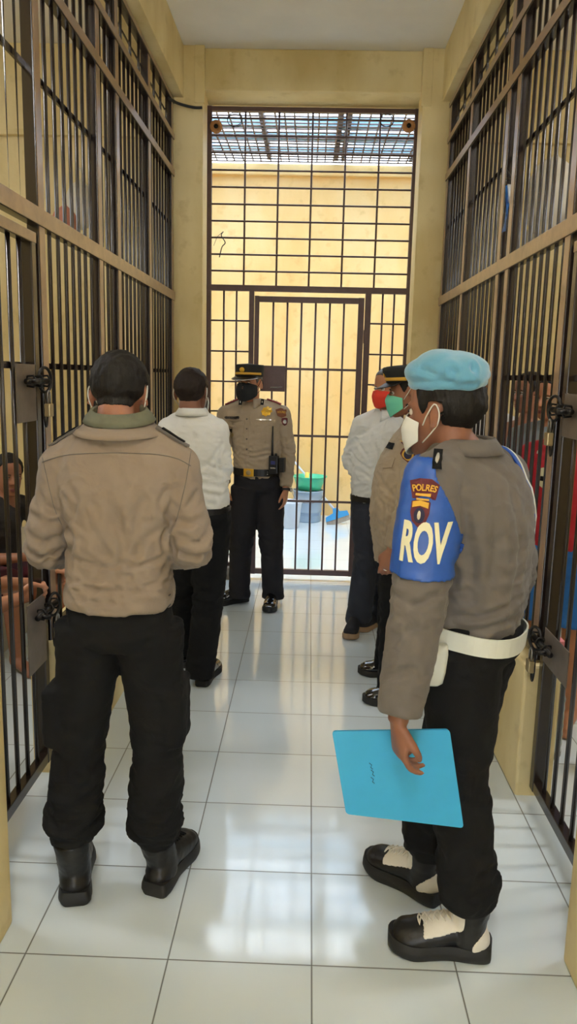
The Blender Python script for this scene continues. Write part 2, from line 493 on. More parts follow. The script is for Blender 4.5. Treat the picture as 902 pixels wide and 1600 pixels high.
# flat shapes for badges, as (verts2d, faces)
def g_rect(w, h, nx=8, ny=6):
    V = [((i/nx-.5)*w, (j/ny-.5)*h) for j in range(ny+1) for i in range(nx+1)]
    return V, [(j*(nx+1)+i, j*(nx+1)+i+1, (j+1)*(nx+1)+i+1, (j+1)*(nx+1)+i) for j in range(ny) for i in range(nx)]
def g_poly(pts, rings=4):
    n = len(pts); c = np.mean(pts, 0); V = [tuple(c)]; F = []
    for r in range(1, rings+1):
        V += [tuple(c+(np.array(p)-c)*r/rings) for p in pts]
    F += [(0, 1+k, 1+(k+1) % n) for k in range(n)]
    for r in range(rings-1):
        for k in range(n):
            F.append((1+r*n+k, 1+(r+1)*n+k, 1+(r+1)*n+(k+1) % n, 1+r*n+(k+1) % n))
    return V, F
def g_disc(r, n=24, rr=None): return g_poly([(math.cos(6.2832*k/n)*r, math.sin(6.2832*k/n)*(rr or r)) for k in range(n)])
def g_shield(w, h):
    return g_poly([(-w/2, h*.42), (-w*.2, h*.5), (w*.2, h*.5), (w/2, h*.42), (w*.5, 0), (w*.36, -h*.3), (0, -h*.5), (-w*.36, -h*.3), (-w*.5, 0)])
def g_star(r, n=5, q=.45):
    return g_poly([(math.sin(math.pi*k/n)*(r if k % 2 == 0 else r*q), math.cos(math.pi*k/n)*(r if k % 2 == 0 else r*q)) for k in range(2*n)], 2)
def g_text(txt, size, bold=0.0, sx=1.0, arc=0.0, spacing=1.0):
    cu = bpy.data.curves.new('t', 'FONT'); cu.body = txt; cu.size = 1; cu.offset = bold; cu.align_x = 'CENTER'; cu.align_y = 'CENTER'
    cu.resolution_u = 4; cu.space_character = spacing
    o = bpy.data.objects.new('t', cu); COL.objects.link(o)
    dg = bpy.context.evaluated_depsgraph_get(); dg.update()
    me = bpy.data.meshes.new_from_object(o.evaluated_get(dg))
    bm = bmesh.new(); bm.from_mesh(me)
    bmesh.ops.triangulate(bm, faces=bm.faces[:])
    for k in range(3):
        ee = [e for e in bm.edges if e.calc_length() > 0.16]
        if ee:
            bmesh.ops.subdivide_edges(bm, edges=ee, cuts=1)
            bmesh.ops.triangulate(bm, faces=bm.faces[:])
    bm.verts.index_update()
    V = [(v.co.x*size*sx, v.co.y*size) for v in bm.verts]; F = [[v.index for v in f.verts] for f in bm.faces]
    bm.free(); bpy.data.objects.remove(o); bpy.data.meshes.remove(me); bpy.data.curves.remove(cu)
    if arc:
        V = [((arc+y)*math.sin(x/arc), (arc+y)*math.cos(x/arc)-arc) for x, y in V]
    return V, F

def decal(name, geo, o, u, v, bvh, off, m, parent, thick=0.0015, reach=0.2, label=None):
    """lay a flat shape on a surface: every point dropped along -u x v onto the surface"""
    V2, F = geo; o, u, v = V3(*o), V3(*u), V3(*v)
    u = u/np.linalg.norm(u); v = v-u*(v@u); v /= np.linalg.norm(v); n = np.cross(u, v)
    A, B = [], []
    for p in V2:
        q = o+u*p[0]+v*p[1]
        hit, nr, _, _ = bvh.ray_cast(Vector(q+n*reach), Vector(-n), 2*reach)
        if hit is None:
            hit, nr, _, _ = bvh.find_nearest(Vector(q))
        if V3(*nr)@n < 0: nr = -nr
        A.append(V3(*hit)+V3(*nr)*off); B.append(V3(*hit)+V3(*nr)*(off-thick))
    k = len(A); ed = {}
    for f in F:
        for a, b in zip(f, list(f[1:])+[f[0]]): ed[(a, b)] = 1
    rim = [(b, a) for a, b in ed if (b, a) not in ed]
    FF = [tuple(f) for f in F]+[tuple(i+k for i in reversed(f)) for f in F]+[(a, b, b+k, a+k) for a, b in rim]
    return mk(name, A+B, FF, m, parent, label=label)
SKY, SUN, CELL, CORR, EXPO = 8.8, 0.3, 26, 270, 0.42  # CELL and CORR set the added fill lamps
# ------------------------------------------------------------------ room shell
CEIL = 3.87
BB = 3.53                       # underside of the side beams
XL, XR = -1.03, 0.94            # planes of the barred fronts
def struct(name, mb, m, smooth=False):
    return tag(mb.build(name, m, smooth=smooth), kind='structure')

struct('floor', MB().box(-3.9, 3.8, -3.2, 9.3, -0.12, 0), MT['floor'])
struct('ceiling', MB().box(-3.9, 3.8, -3.2, 6.2, CEIL, CEIL+0.15), MT['ceil'])
struct('beam_left', MB().box(-1.2, -0.936, -3.2, 5.75, BB, CEIL, .006), MT['wall'])
struct('beam_right', MB().box(0.86, 1.12, -3.2, 5.75, BB, CEIL, .006), MT['wall'])
# end wall with its opening, columns proud of the lintel
w = MB()
w.box(-3.9, -0.80, 5.75, 5.98, 0, CEIL, .008).box(0.727, 3.8, 5.75, 5.98, 0, CEIL, .008)
w.box(-3.9, -0.818, 5.975, 6.2, 0, CEIL).box(0.760, 3.8, 5.975, 6.2, 0, CEIL)
struct('wall_back', w, MT['wall'])
struct('lintel', MB().box(-0.81, 0.75, 5.80, 6.19, 3.60, CEIL, .008), MT['wall'])
struct('trim_1', MB().box(-0.86, -0.79, 5.742, 5.80, 3.50, CEIL-.002, .004), MT['wall'])
struct('trim_2', MB().box(0.715, 0.785, 5.742, 5.80, 3.50, CEIL-.002, .004), MT['wall'])
# near pillars and the corridor walls behind the camera
struct('pillar_left', MB().box(-1.2, -0.85, 1.2, 2.04, 0, BB, .01), MT['wall'])
struct('pillar_right', MB().box(0.775, 1.12, 1.2, 1.98, 0, BB, .01), MT['wall'])
struct('wall_left', MB().box(-1.2, -0.95, -3.2, 1.2, 0, BB).box(-3.9, -1.2, 1.0, 1.2, 0, CEIL), MT['wall'])
struct('wall_right', MB().box(0.875, 1.12, -3.2, 1.2, 0, BB).box(1.12, 3.8, 1.0, 1.2, 0, CEIL), MT['wall'])
struct('wall_unseen_front', MB().box(-1.2, -.55, -3.4, -3.2, 0, CEIL).box(.5, 1.12, -3.4, -3.2, 0, CEIL).box(-.55, .5, -3.4, -3.2, 2.15, CEIL), MT['wall'])  # unseen end wall, its doorway shaped to limit light from behind
# knee walls under the bars
struct('knee_wall_left', MB().box(-1.10, -0.928, 2.915, 5.76, -.01, 0.575, .012), MT['wall'])
struct('knee_wall_right', MB().box(0.868, 1.015, 2.87, 5.76, -.01, 0.55, .012), MT['wall'])
# outer walls of the cells, each with an unseen high vent added to let light in
for side, x0, x1 in (('left', -3.9, -3.7), ('right', 3.6, 3.8)):
    w = MB().box(x0, x1, 1.0, 5.9, 0, 2.75).box(x0, x1, 1.0, 5.9, 3.35, CEIL+.1)
    w.box(x0, x1, 1.0, 2.2, 2.75, 3.35).box(x0, x1, 4.4, 5.9, 2.75, 3.35)
    struct('wall_cell_'+side, w, MT['wall'])
    t = thing('added_vent_grille', 'added unseen high barred ventilation opening in the outer wall of the %s cell' % side, 'grille', ((x0+x1)/2, 3.3, 2.75))
    f = MB().box(x0+.08, x1-.08, 2.2, 4.4, 2.75, 2.79).box(x0+.08, x1-.08, 2.2, 4.4, 3.31, 3.35)
    f.build('frame', MT['iron'], t)
    for k in range(12):
        MB().tube([((x0+x1)/2, 2.3+k*.18, 2.77), ((x0+x1)/2, 2.3+k*.18, 3.33)], .008, 8).build('bar', MT['iron'], t, True)
# sleeping ledges in both cells
struct('ledge_left', MB().box(-3.7, -1.75, 2.3, 5.75, 0, .45, .01), MT['cell_floor'])
struct('ledge_right', MB().box(2.05, 3.6, 2.3, 5.75, 0, .45, .01), MT['cell_floor'])

# courtyard
struct('wall_courtyard', MB().box(-3.9, 3.8, 9.08, 9.3, 0, 3.9), MT['yard_wall'])
struct('trim_3', MB().box(-3.9, 3.8, 9.03, 9.3, 3.83, 3.95, .01), MT['yard_wall'])
struct('wall_bounce_left', MB().box(-3.1, -2.9, 6.2, 9.08, 0, 3.95), MT['yard_wall'])  # this and the right wall are unseen, added for yellow bounce light
struct('wall_bounce_right', MB().box(2.8, 3.0, 6.2, 9.08, 0, 3.95), MT['yard_wall'])
for a, b, lab in ((-0.83, -0.50, 'left'), (0.43, 0.76, 'right')):
    struct('kerb_'+lab, MB().box(a, b, 6.02, 6.2, -.01, 0.10, .012), MT['concrete'])

MT['roof_wire'] = mat('rusty_roof_wire', srgb(96, 84, 82), 0.7, var=.3, vscale=12)
MT['roof_blue'] = mat('blue_grey_painted_beam', srgb(112, 150, 168), 0.5)
t = thing('roof_grating', 'rusty wire grating spanning the top of the courtyard', 'grating', (0, 7.7, 3.96))
g = MB()
for k in range(30):
    y = 6.32+k*.094+random.uniform(-.008, .008)
    g.tube([(-2.9, y, 3.98+.01*math.sin(k)), (0, y+random.uniform(-.01, .01), 3.975), (2.8, y, 3.98)], .0085, 6)
for k in range(58):
    x = -2.9+k*.1+random.uniform(-.012, .012)
    g.tube([(x, 6.3, 3.985), (x+random.uniform(-.015, .015), 7.7, 3.97), (x, 9.1, 3.988)], .0085, 6)
tag(g.build('wire_mesh', MT['roof_wire'], t), kind='stuff')
for y in (7.15, 7.95, 8.35, 8.80):
    MB().box(-2.9, 2.8, y-.035, y+.035, 4.0, 4.06, .003).build('purlin', MT['roof_blue'], t)
for x in (-1.28, -.52, 0.22, .30, 1.05):
    MB().box(x-.025, x+.025, 6.3, 9.1, 4.0, 4.09, .003).build('beam', MT['roof_wire'], t)
def corr_mat():
    m = bpy.data.materials.new('translucent_sheet'); m.use_nodes = True
    nt = m.node_tree; N = nt.nodes; L = nt.links
    N.remove(N['Principled BSDF'])
    tr = N.new('ShaderNodeBsdfTranslucent'); tp = N.new('ShaderNodeBsdfTransparent'); mx = N.new('ShaderNodeMixShader')
    g = N.new('ShaderNodeNewGeometry'); mp = N.new('ShaderNodeMapping'); mp.inputs['Scale'].default_value = (.3, 5.5, 1)
    n = N.new('ShaderNodeTexNoise'); n.inputs['Scale'].default_value = 2.2; n.inputs['Detail'].default_value = 3
    L.new(g.outputs['Position'], mp.inputs[0]); L.new(mp.outputs[0], n.inputs['Vector'])
    r = N.new('ShaderNodeValToRGB'); r.color_ramp.interpolation = 'EASE'
    r.color_ramp.elements[0].position = .40; r.color_ramp.elements[0].color = srgb(176, 208, 226)
    r.color_ramp.elements[1].position = .56; r.color_ramp.elements[1].color = srgb(250, 250, 252)
    L.new(n.outputs['Fac'], r.inputs[0]); L.new(r.outputs[0], tr.inputs[0]); L.new(r.outputs[0], tp.inputs[0])
    mx.inputs[0].default_value = .5
    L.new(tr.outputs[0], mx.inputs[1]); L.new(tp.outputs[0], mx.inputs[2]); L.new(mx.outputs[0], N['Material Output'].inputs[0])
    return m
MT['sheet'] = corr_mat()
V = []; F = []
ny = 120
for j in range(ny+1):
    y = 7.3+j*2.1/ny
    for x in (-3.0, 2.9): V.append((x, y, 4.15+.012*math.sin(y*2*math.pi/.076)+.02*(y-7.3)))
for j in range(ny): F.append((2*j, 2*j+1, 2*j+3, 2*j+2))
n0 = len(V); V += [(a, b, c+.002) for a, b, c in V]; F += [tuple(q+n0 for q in f[::-1]) for f in F]
o = mk('roof_sheet', V, F, MT['sheet'], smooth=True)
tag(o, 'translucent blue and white corrugated sheet lying over the courtyard grating', 'roof sheet')

# ------------------------------------------------------------------ barred fronts of the cells
def grille(side, X, s, posts, y0, y1, door, zb):
    """s = +1 when the corridor lies towards +X"""
    t = thing('cell_grille', 'brown iron bars closing the whole %s side of the corridor above the low wall' % side, 'grille', (X, 4.0, 0),
              'barred cell fronts')
    for y in posts:
        zz = 0.56 if y > 3.05 else (0.56)
        MB().box(X-.022, X+.022, y-.032, y+.032, zz, BB-.01, .004).build('post', MT['iron'], t)
        MB().box(X+s*.0235-.0015, X+s*.0235+.0015, y-.029, y+.029, zz, BB-.012, .001).build('post_lit_face', MT['iron_face_lit'], t)  # thin lighter strip, grazing reflection painted onto the post
    for z, h, mm in ((2.19, .032, 'iron_worn_lit'), (3.03, .024, 'iron'), (3.27, .02, 'iron'), (BB-.03, .015, 'iron')):
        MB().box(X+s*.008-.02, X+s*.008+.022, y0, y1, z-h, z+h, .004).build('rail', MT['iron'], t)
        MB().box(X+s*.0315-.0015, X+s*.0315+.0015, y0, y1, z-h+.002, z+h-.002, .001).build('rail_lit_face', MT['iron_worn_lit' if mm == 'iron_worn_lit' else 'iron_face_lit'], t)  # same painted-in reflection along each rail; the mid rail is also worn
    MB().box(X-.02, X+.02, posts[0], y1, .565, .605, .004).build('rail', MT['iron'], t)
    for z in (1.655, 2.70):
        ys = posts[0] if z < 2 else y0
        MB().box(X-s*.012-.005, X-s*.012+.005, ys, y1, z-.012, z+.012).build('rung', MT['iron'], t)
    y = y0+.08
    while y < y1-.03:
        if min(abs(y-p) for p in posts) > .05:
            z0 = .58 if y > posts[0] else 2.2
            MB().tube([(X, y, z0), (X+random.uniform(-.002, .002), y, 2.2), (X, y, 3.27)], .0082, 10).build('bar', MT['iron'], t, True)
        y += .098
    y = y0+.12
    while y < y1-.03:
        MB().tube([(X, y, 3.27), (X, y, BB-.02)], .0082, 8).build('short_bar', MT['iron'], t, True)
        y += .215
    MB().tube([(X-s*.02, y0+.1, 3.42), (X-s*.02, y1-.1, 3.42)], .006, 8).build('rung', MT['iron'], t, True)
    return t
gl = grille('left', XL, 1, [2.95, 3.77, 4.13, 4.92, 5.70], 2.04, 5.74, None, .57)
gr = grille('right', XR, -1, [2.93, 3.81, 4.00, 4.93, 5.70], 1.98, 5.74, None, .55)

def cell_gate(side, X, s, y0, y1, zb, up, low):
    t = thing('barred_door', 'brown barred cell door with two lock plates at the %s edge of the view' % side, 'barred door', (X, y0, 0))
    z1 = 2.13
    f = MB()
    f.box(X-.018, X+.018, y0+.002, y1-.002, zb+.002, zb+.045, .003).box(X-.018, X+.018, y0+.002, y1-.002, z1-.04, z1-.002, .003)
    f.box(X-.02, X+.02, y0, y0+.04, zb, z1, .004).box(X-.02, X+.02, y1-.045, y1, zb, z1, .004)
    f.build('frame', MT['iron_worn_lit' if False else 'iron'], t)
    MB().box(X+s*.0215-.0015, X+s*.0215+.0015, y0+.003, y1-.003, z1-.038, z1-.002, .001).build('rail_lit_face', MT['iron_worn_lit'], t)  # door top rail strip, wear plus painted glancing light
    n = 7
    for k in range(1, n+1):
        y = y0+.02+(y1-y0-.04)*k/(n+1)
        MB().tube([(X, y, zb+.02), (X, y, z1-.02)], .0085, 10).build('bar', MT['iron'], t, True)
    MB().box(X-s*.012-.005, X-s*.012+.005, y0, y1, 1.643, 1.667).build('rung', MT['iron'], t)
    hw = []
    for (pa, pb) in (up, low):
        a = PX(pa[0], pa[1], X+s*.024); b = PX(pb[0], pb[1], X+s*.024)
        ya, yb = sorted((a[1], b[1])); za, zb_ = sorted((a[2], b[2]))
        yb = min(yb, y1-.005); 
        zm = (za+zb_)/2
        MB().box(X+s*.024-.002, X+s*.024+.002, ya, yb, za, zb_, .001).build('lock_plate', MT['plate'], t)
        bz = zb_-.06
        b_ = MB().tube([(X+s*.045, yb-.14, bz), (X+s*.045, yb+.10, bz)], .011, 14)
        b_.tube([(X+s*.045, yb-.115, bz), (X+s*.085, yb-.12, bz)], .009, 12)
        b_.build('bolt', MT['black_metal'], t, True)
        h = MB()
        for q in (yb-.09, yb-.01, yb+.06):
            h.tube([(X+s*.02, q, bz), (X+s*.03, q, bz+.018), (X+s*.05, q, bz+.02), (X+s*.062, q, bz), (X+s*.05, q, bz-.02), (X+s*.02, q, bz-.016)], .004, 8)
        # big ring staple that takes the padlock
        c = V3(X+s*.05, yb+.03, bz+.005)
        h.tube([c+V3(s*.012*math.sin(a_), .035*math.sin(a_), .045*math.cos(a_)) for a_ in np.linspace(0, 2*math.pi, 19)[:-1]], .006, 8, closed=True)
        h.build('staple', MT['black_metal'], t, True)
        hw.append((yb+.03, bz-.03))
    for z in (.35, 1.15, 1.95):
        MB().tube([(X+s*.012, y0-.012, z-.05), (X+s*.012, y0-.012, z+.05)], .012, 12).build('hinge', MT['iron'], t, True)
    return hw
hl = cell_gate('left', XL, 1, 2.06, 2.89, .08, ((24, 568), (57, 657)), ((42, 948), (73, 1030)))
hr = cell_gate('right', XR, -1, 2.0, 2.86, .045, ((884, 615), (912, 690)), ((853, 980), (885, 1076)))

def padlock(X, s, y, z, label):
    t = thing('padlock', label, 'padlock', (X, y, z-.1))
    x = X+s*.062
    MB().box(x-.011, x+.011, y-.022, y+.022, z-.10, z-.052, .004).build('lock_body', MT['brass'], t)
    a = np.linspace(0, math.pi, 12)
    pts = [(x, y-.014, z-.055), (x, y-.014, z-.02)]+[(x, y-.014*math.cos(q), z-.02+.014*math.sin(q)) for q in a[1:-1]]+[(x, y+.014, z-.02), (x, y+.014, z-.055)]
    MB().tube(pts, .004, 10).build('shackle', MT['steel'], t, True)
    # chain loop dangling beside
    b = MB().tube([(x-s*.012, y+.0+.018*math.sin(q), z-.075-.062*math.cos(q)) for q in np.linspace(0, 2*math.pi, 25)[:-1]], .0045, 8, closed=True)
    b.build('ring', MT['black_metal'], t, True)
for (hw, X, s, sd) in ((hl, XL, 1, 'left'), (hr, XR, -1, 'right')):
    for (y, z), w in zip(hw, ('upper', 'lower')):
        padlock(X, s, y, z, 'brass padlock hanging from the %s bolt of the %s cell door' % (w, sd))

# ------------------------------------------------------------------ far gate screen
GY = 6.10
def gx(px, py): return P(px, py, GY)[0]
def gz(px, py): return P(px, py, GY)[2]
t = thing('gate_screen', 'fixed brown iron screen filling the bright opening at the corridor end', 'grille', (0, GY, 0))
GI = MT['gate_iron']
x0, x1 = -0.814, 0.756
ztop, zmid = 3.59, 2.295
f = MB()
f.box(x0, x0+.034, GY-.02, GY+.02, .1, ztop, .003).box(x1-.04, x1, GY-.02, GY+.02, .1, ztop, .003)
f.box(x0+.002, x1-.002, GY-.018, GY+.018, ztop-.035, ztop-.002, .003)
f.build('frame', GI, t)
MB().box(x0, x1, GY-.023, GY+.023, zmid-.022, zmid+.022, .003).build('cross_rail', GI, t)
dx0, dx1 = gx(388, 600), gx(575, 600)
MB().box(dx0, dx0+.038, GY-.022, GY+.022, 0, zmid-.02, .003).build('door_post', GI, t)
MB().box(dx1-.045, dx1, GY-.022, GY+.022, 0, zmid-.02, .003).build('door_post', GI, t)
n = 6
for k in range(1, n):
    x = x0+.034+(x1-.04-x0-.034)*k/n
    MB().tube([(x, GY, zmid), (x, GY, ztop-.02)], .0075, 8).build('bar', GI, t, True)
z = zmid+.125
while z < ztop-.06:
    MB().tube([(x0+.02, GY-.008, z), (x1-.02, GY-.008, z)], .007, 8).build('cross_bar', GI, t, True)
    z += .121
for a, b in ((x0+.034, dx0), (dx1, x1-.04)):
    for k in (1, 2):
        x = a+(b-a)*k/3
        MB().tube([(x, GY, .1), (x, GY, zmid)], .0075, 8).build('bar', GI, t, True)
    z = zmid-.245
    while z > .15:
        MB().tube([(a, GY-.008, z), (b, GY-.008, z)], .0065, 8).build('cross_bar', GI, t, True)
        z -= .232
    MB().box(a, b, GY-.015, GY+.015, .1, .13).build('bottom_rail', GI, t)

t = thing('gate_door', 'closed brown barred gate with a square lock plate at the corridor end', 'gate', (0, GY, 0))
a, b = dx0+.043, dx1-.052
zt = zmid-.055
f = MB()
f.box(a, a+.035, GY-.02, GY+.02, .04, zt, .003).box(b-.045, b, GY-.02, GY+.02, .04, zt, .003)
f.box(a+.002, b-.002, GY-.018, GY+.018, zt-.045, zt-.002, .003).box(a+.002, b-.002, GY-.018, GY+.018, .042, .085, .003)
f.build('frame', GI, t)
n = 7
for k in range(1, n):
    x = a+.035+(b-a-.08)*k/n
    MB().tube([(x, GY, .06), (x, GY, zt-.03)], .0078, 8).build('bar', GI, t, True)
for z in (gz(480, 577), gz(480, 681), gz(480, 783)):
    MB().box(a, b, GY-.013, GY-.005, z-.009, z+.009).build('cross_bar', GI, t)
pa, pb = P(408, 571, GY-.02), P(445, 612, GY-.02)
MB().box(pa[0], pb[0], GY-.028, GY-.02, pb[2], pa[2], .002).build('lock_plate', GI, t)
MB().tube([((pa[0]*.6+pb[0]*.4), GY-.036, pb[2]+.03), (pb[0]-.02, GY-.036, pb[2]+.035)], .005, 8).build('bolt', MT['steel'], t, True)
for z in (.45, 1.95):
    MB().tube([(b+.012, GY-.01, z-.05), (b+.012, GY-.01, z+.05)], .011, 10).build('hinge', GI, t, True)

# round terracotta insulators on the corners of the screen, coiled wires beside them
MT['terra'] = mat('terracotta_cap', srgb(176, 128, 84), 0.6, var=.15, vscale=20)
for px, py, lab in ((338, 198, 'left'), (639, 197, 'right')):
    c = P(px, py, GY-.07)
    t = thing('cable_reel', 'small round tan cable disc at the top %s corner of the gate screen' % lab, 'cable disc', c)
    MB().lathe(c, [(.0, -.02), (.034, -.02), (.045, -.012), (.046, .006), (.036, .016), (.020, .016), (.017, .004), (.0, .004)], 26, (0, -1, 0)).build('disc', MT['terra'], t, True)
    MB().lathe(c+V3(0, -.005, 0), [(0, 0), (.014, 0), (.016, .01), (0, .012)], 16, (0, -1, 0)).build('hub', MT['black_metal'], t, True)
    MB().tube([c+V3(0, .02, 0), c+V3(0, .06, 0)], .008, 8).build('peg', MT['black_metal'], t, True)
def wire(name, pts, r, lab, m='cable'):
    o = MB().tube(cat_rom(pts, 6), r, 8).build(name, MT[m], smooth=True)
    tag(o, lab, 'wire'); return o
coil = lambda px, py, rr, turns, ph: [P(px, py, GY-.04)+V3(rr*math.cos(a+ph), .02*math.sin(a*.7), rr*.8*math.sin(a+ph)) for a in np.linspace(0, 6.28*turns, 12*int(turns+1))]
wire('coiled_wire', coil(367, 187, .055, 2, 0), .003, 'loose coil of dark wire under the lintel at the top left of the gate screen')
wire('coiled_wire', coil(605, 188, .05, 2, 1), .003, 'loose coil of dark wire under the lintel at the top right of the gate screen')
wire('power_cable', [P(262, 152, 5.6), P(275, 160, 5.68), P(290, 165, 5.72), P(305, 168, 5.735), P(316, 168, 5.735)], .010, 'thick black cable running from the left bars across the column top')
wire('twisted_wire', [P(349, 362, GY-.02), P(346, 368, GY-.035), P(352, 379, GY-.04), P(347, 386, GY-.035), P(343, 402, GY-.03)], .004, 'scrap of dark wire twisted round the gate screen bars')
wire('thin_wire', [P(349, 362, GY-.02), P(340, 370, GY-.04), P(334, 384, GY-.04)], .0018, 'thin loose wire end hanging beside the twisted scrap')

# ------------------------------------------------------------------ things in the courtyard
MT['green_plastic'] = mat('green_plastic', srgb(70, 190, 150), 0.4)
MT['grey_plastic'] = mat('blue_grey_plastic', srgb(150, 172, 196), 0.35)
MT['blue_plastic'] = mat('blue_plastic', srgb(60, 150, 214), 0.4)
MT['yellow_plastic'] = mat('yellow_plastic', srgb(226, 204, 92), 0.45)
MT['pale_plastic'] = mat('pale_blue_plastic', srgb(196, 208, 226), 0.4)
c = PZ(481, 808); c[1] = min(c[1], 8.75)
c = V3(P(481, 800, 8.72)[0], 8.72, 0)
t = thing('bucket', 'grey blue plastic drum bucket standing by the courtyard wall', 'bucket', c)
MB().lathe(c, [(0, 0.002), (.15, .002), (.152, .02), (.152, .10), (.160, .11), (.162, .12), (.158, .13), (.164, .24), (.172, .25), (.172, .262), (.166, .27), (.17, .34), (.18, .345), (.18, .36), (.165, .36), (.15, .03), (0, .02)], 36).build('drum', MT['grey_plastic'], t, True)
MB().tube([c+V3(.18*math.cos(a), .18*math.sin(a)*1.0, .33-.10*abs(math.sin(a))) for a in np.linspace(math.pi, 2*math.pi, 16)], .004, 8).build('handle', MT['steel'], t, True)
c2 = c+V3(.01, 0, .36)
t = thing('basket', 'green plastic basin resting in the mouth of the grey bucket', 'basin', c2)
MB().lathe(c2, [(0, 0.0), (.13, .0), (.16, .08), (.185, .15), (.20, .152), (.20, .162), (.178, .16), (.15, .08), (.12, .015), (0, .012)], 32).build('bowl', MT['green_plastic'], t, True)
a, b = P(480, 769, 8.62), P(480, 738, 8.62)
o = MB().tube([a+V3(0, 0, -.02), b], .024, 14).build('yellow_tube', MT['yellow_plastic'], smooth=True)
tag(o, 'short yellow plastic tube standing in the green basin', 'tube')
hd = V3(P(528, 798, 8.55)[0], 8.55, .05)
t = thing('floor_squeegee', 'blue floor squeegee with a long pale handle leaning over the bucket', 'squeegee', hd)
top = P(456, 716, 8.9)
MB().tube([hd+V3(-.02, .02, .09), (hd+V3(-.02, .02, .09)+top)/2, top], [.014, .011, .011], 12).build('handle', MT['pale_plastic'], t, True)
MB().tube([hd+(top-hd)*.42, hd+(top-hd)*.47], .0155, 12).build('grip_ring', MT['blue_plastic'], t, True)
MB().prism([(-.14, .0), (.14, .0), (.13, .05), (.04, .07), (.03, .12), (-.03, .12), (-.04, .07), (-.13, .05)], hd+V3(0, -.03, .02), (.93, .2, .30), (-.25, .1, .95), V3(0, .03, 0)).build('head', MT['blue_plastic'], t)
MB().prism([(-.14, .0), (.14, .0), (.14, -.065), (-.14, -.065)], hd+V3(0, -.02, .025), (.93, .2, .30), (-.25, .1, .95), V3(0, .008, 0)).build('blade', MT['concrete'], t)
c = V3(P(450, 800, 8.3)[0], 8.3, 0)
t = thing('jerrycan', 'pale blue plastic bucket half hidden behind the facing officer, nearest the grey bucket', 'bucket', c)
MB().lathe(c, [(0, 0), (.12, 0), (.125, .02), (.15, .27), (.158, .275), (.158, .29), (.145, .29), (.12, .02), (0, .015)], 30).build('pail', MT['pale_plastic'], t, True)
c = V3(P(334, 790, 8.2)[0]-.02, 8.2, 0)
t = thing('wash_tub', 'blue plastic tub seen through the left side panel of the gate screen', 'tub', c)
MB().lathe(c, [(0, 0), (.15, 0), (.16, .02), (.19, .26), (.20, .265), (.20, .28), (.185, .28), (.15, .02), (0, .015)], 30).build('tub', MT['blue_plastic'], t, True)

# ------------------------------------------------------------------ small things in and on the cells
b_ = P(790, 360, 4.02)
def strip(name, px, Y, w, m, lab, cat):
    """a hanging twisted strip of film"""
    V = []; F = []
    for i, (x, y) in enumerate(px):
        c = P(x, y, Y); a = .6*i
        d = V3(math.cos(a)*.5+.2, math.sin(a), 0)*w/2
        V += [c-d, c+d]
    for i in range(len(px)-1): F.append((2*i, 2*i+1, 2*i+3, 2*i+2))
    V = np.array(V); n = len(V)
    V2 = np.concatenate([V, V+V3(.003, .001, 0)])
    F2 = F+[tuple(q+n for q in f[::-1]) for f in F]+[(0, 1, n+1, n), (n-2, n-1, 2*n-1, 2*n-2)]
    o = mk(name, V2, F2, MT[m], smooth=True); tag(o, lab, cat); return o
MT['blue_film'] = mat('blue_plastic_film', srgb(30, 112, 200), 0.35)
MT['white_film'] = mat('white_plastic_film', srgb(220, 224, 226), 0.4)
strip('plastic_wrapper', [(796, 290), (794, 310), (792, 325), (790, 345), (787, 362)], 3.9, .05, 'blue_film', 'blue plastic wrapper tied to a post of the right bars', 'wrapper')
strip('plastic_wrapper', [(798, 288), (797, 300), (796, 318)], 3.88, .04, 'white_film', 'white scrap of plastic tied above the blue wrapper on the right bars', 'wrapper')
wire('tie_wire', [P(793, 266, 3.9), P(797, 275, 3.88), P(792, 280, 3.9), P(798, 283, 3.88), P(795, 292, 3.9)], .003, 'rusty tie wire knotted above the blue wrapper', 'cable')
a, b = P(826, 347, 5.0), P(905, 331, 3.6)
a, b = P(826, 347, 5.6), P(893, 334, 4.6)
o = MB().tube([P(824, 347, 5.74), P(905, 331, 4.3)], .016, 12).build('water_pipe', MT['blue_film'], smooth=True)
tag(o, 'blue plastic pipe crossing the upper right cell behind the bars', 'pipe')
MT['sack'] = mat('off_white_bag', srgb(206, 200, 184), 0.7, var=.08, vscale=8)
MT['red_film'] = mat('red_bag', srgb(178, 118, 98), 0.6, var=.15)
def bag(px, py, Y, r, m, lab, seed):
    c = P(px, py, Y)
    mb = MB().ell(c, r); mb.tube([c+V3(0, 0, r[2]*.7), c+V3(.01, 0, r[2]*1.25), c+V3(0, 0, r[2]*1.6)], [.02, .01, .02], 10)
    V, F = remesh(mb, .012, 3); N = normals(V, F)
    V = V+N*(wnoise(V, 5, seed, (1, 1, .5))*.010)[:, None]
    o = mk('hanging_bag', V, F, MT[m], smooth=True); tag(o, lab, 'bag')
bag(862, 312, 4.6, (.16, .12, .22), 'sack', 'pale sack hanging high in the right cell above the blue pipe', 3)
bag(845, 372, 5.2, (.10, .10, .09), 'sack', 'small grey bundle hanging under the blue pipe in the right cell', 4)
bag(100, 350, 5.0, (.085, .07, .10), 'red_film', 'pinkish plastic bag hanging in the left cell', 5)
bag(126, 322, 5.45, (.10, .10, .16), 'sack', 'clear whitish bag hanging beside the pink bag in the left cell', 6)
o = MB().box(-3.7, -1.06, 5.70, 5.75, 3.26, 3.30, .004).build('wall_batten', MT['wall']); tag(o, kind='structure'); o.name = 'trim_4'
o = MB().box(1.0, 3.6, 5.70, 5.75, 3.26, 3.30, .004).build('trim_5', MT['wall']); tag(o, kind='structure')

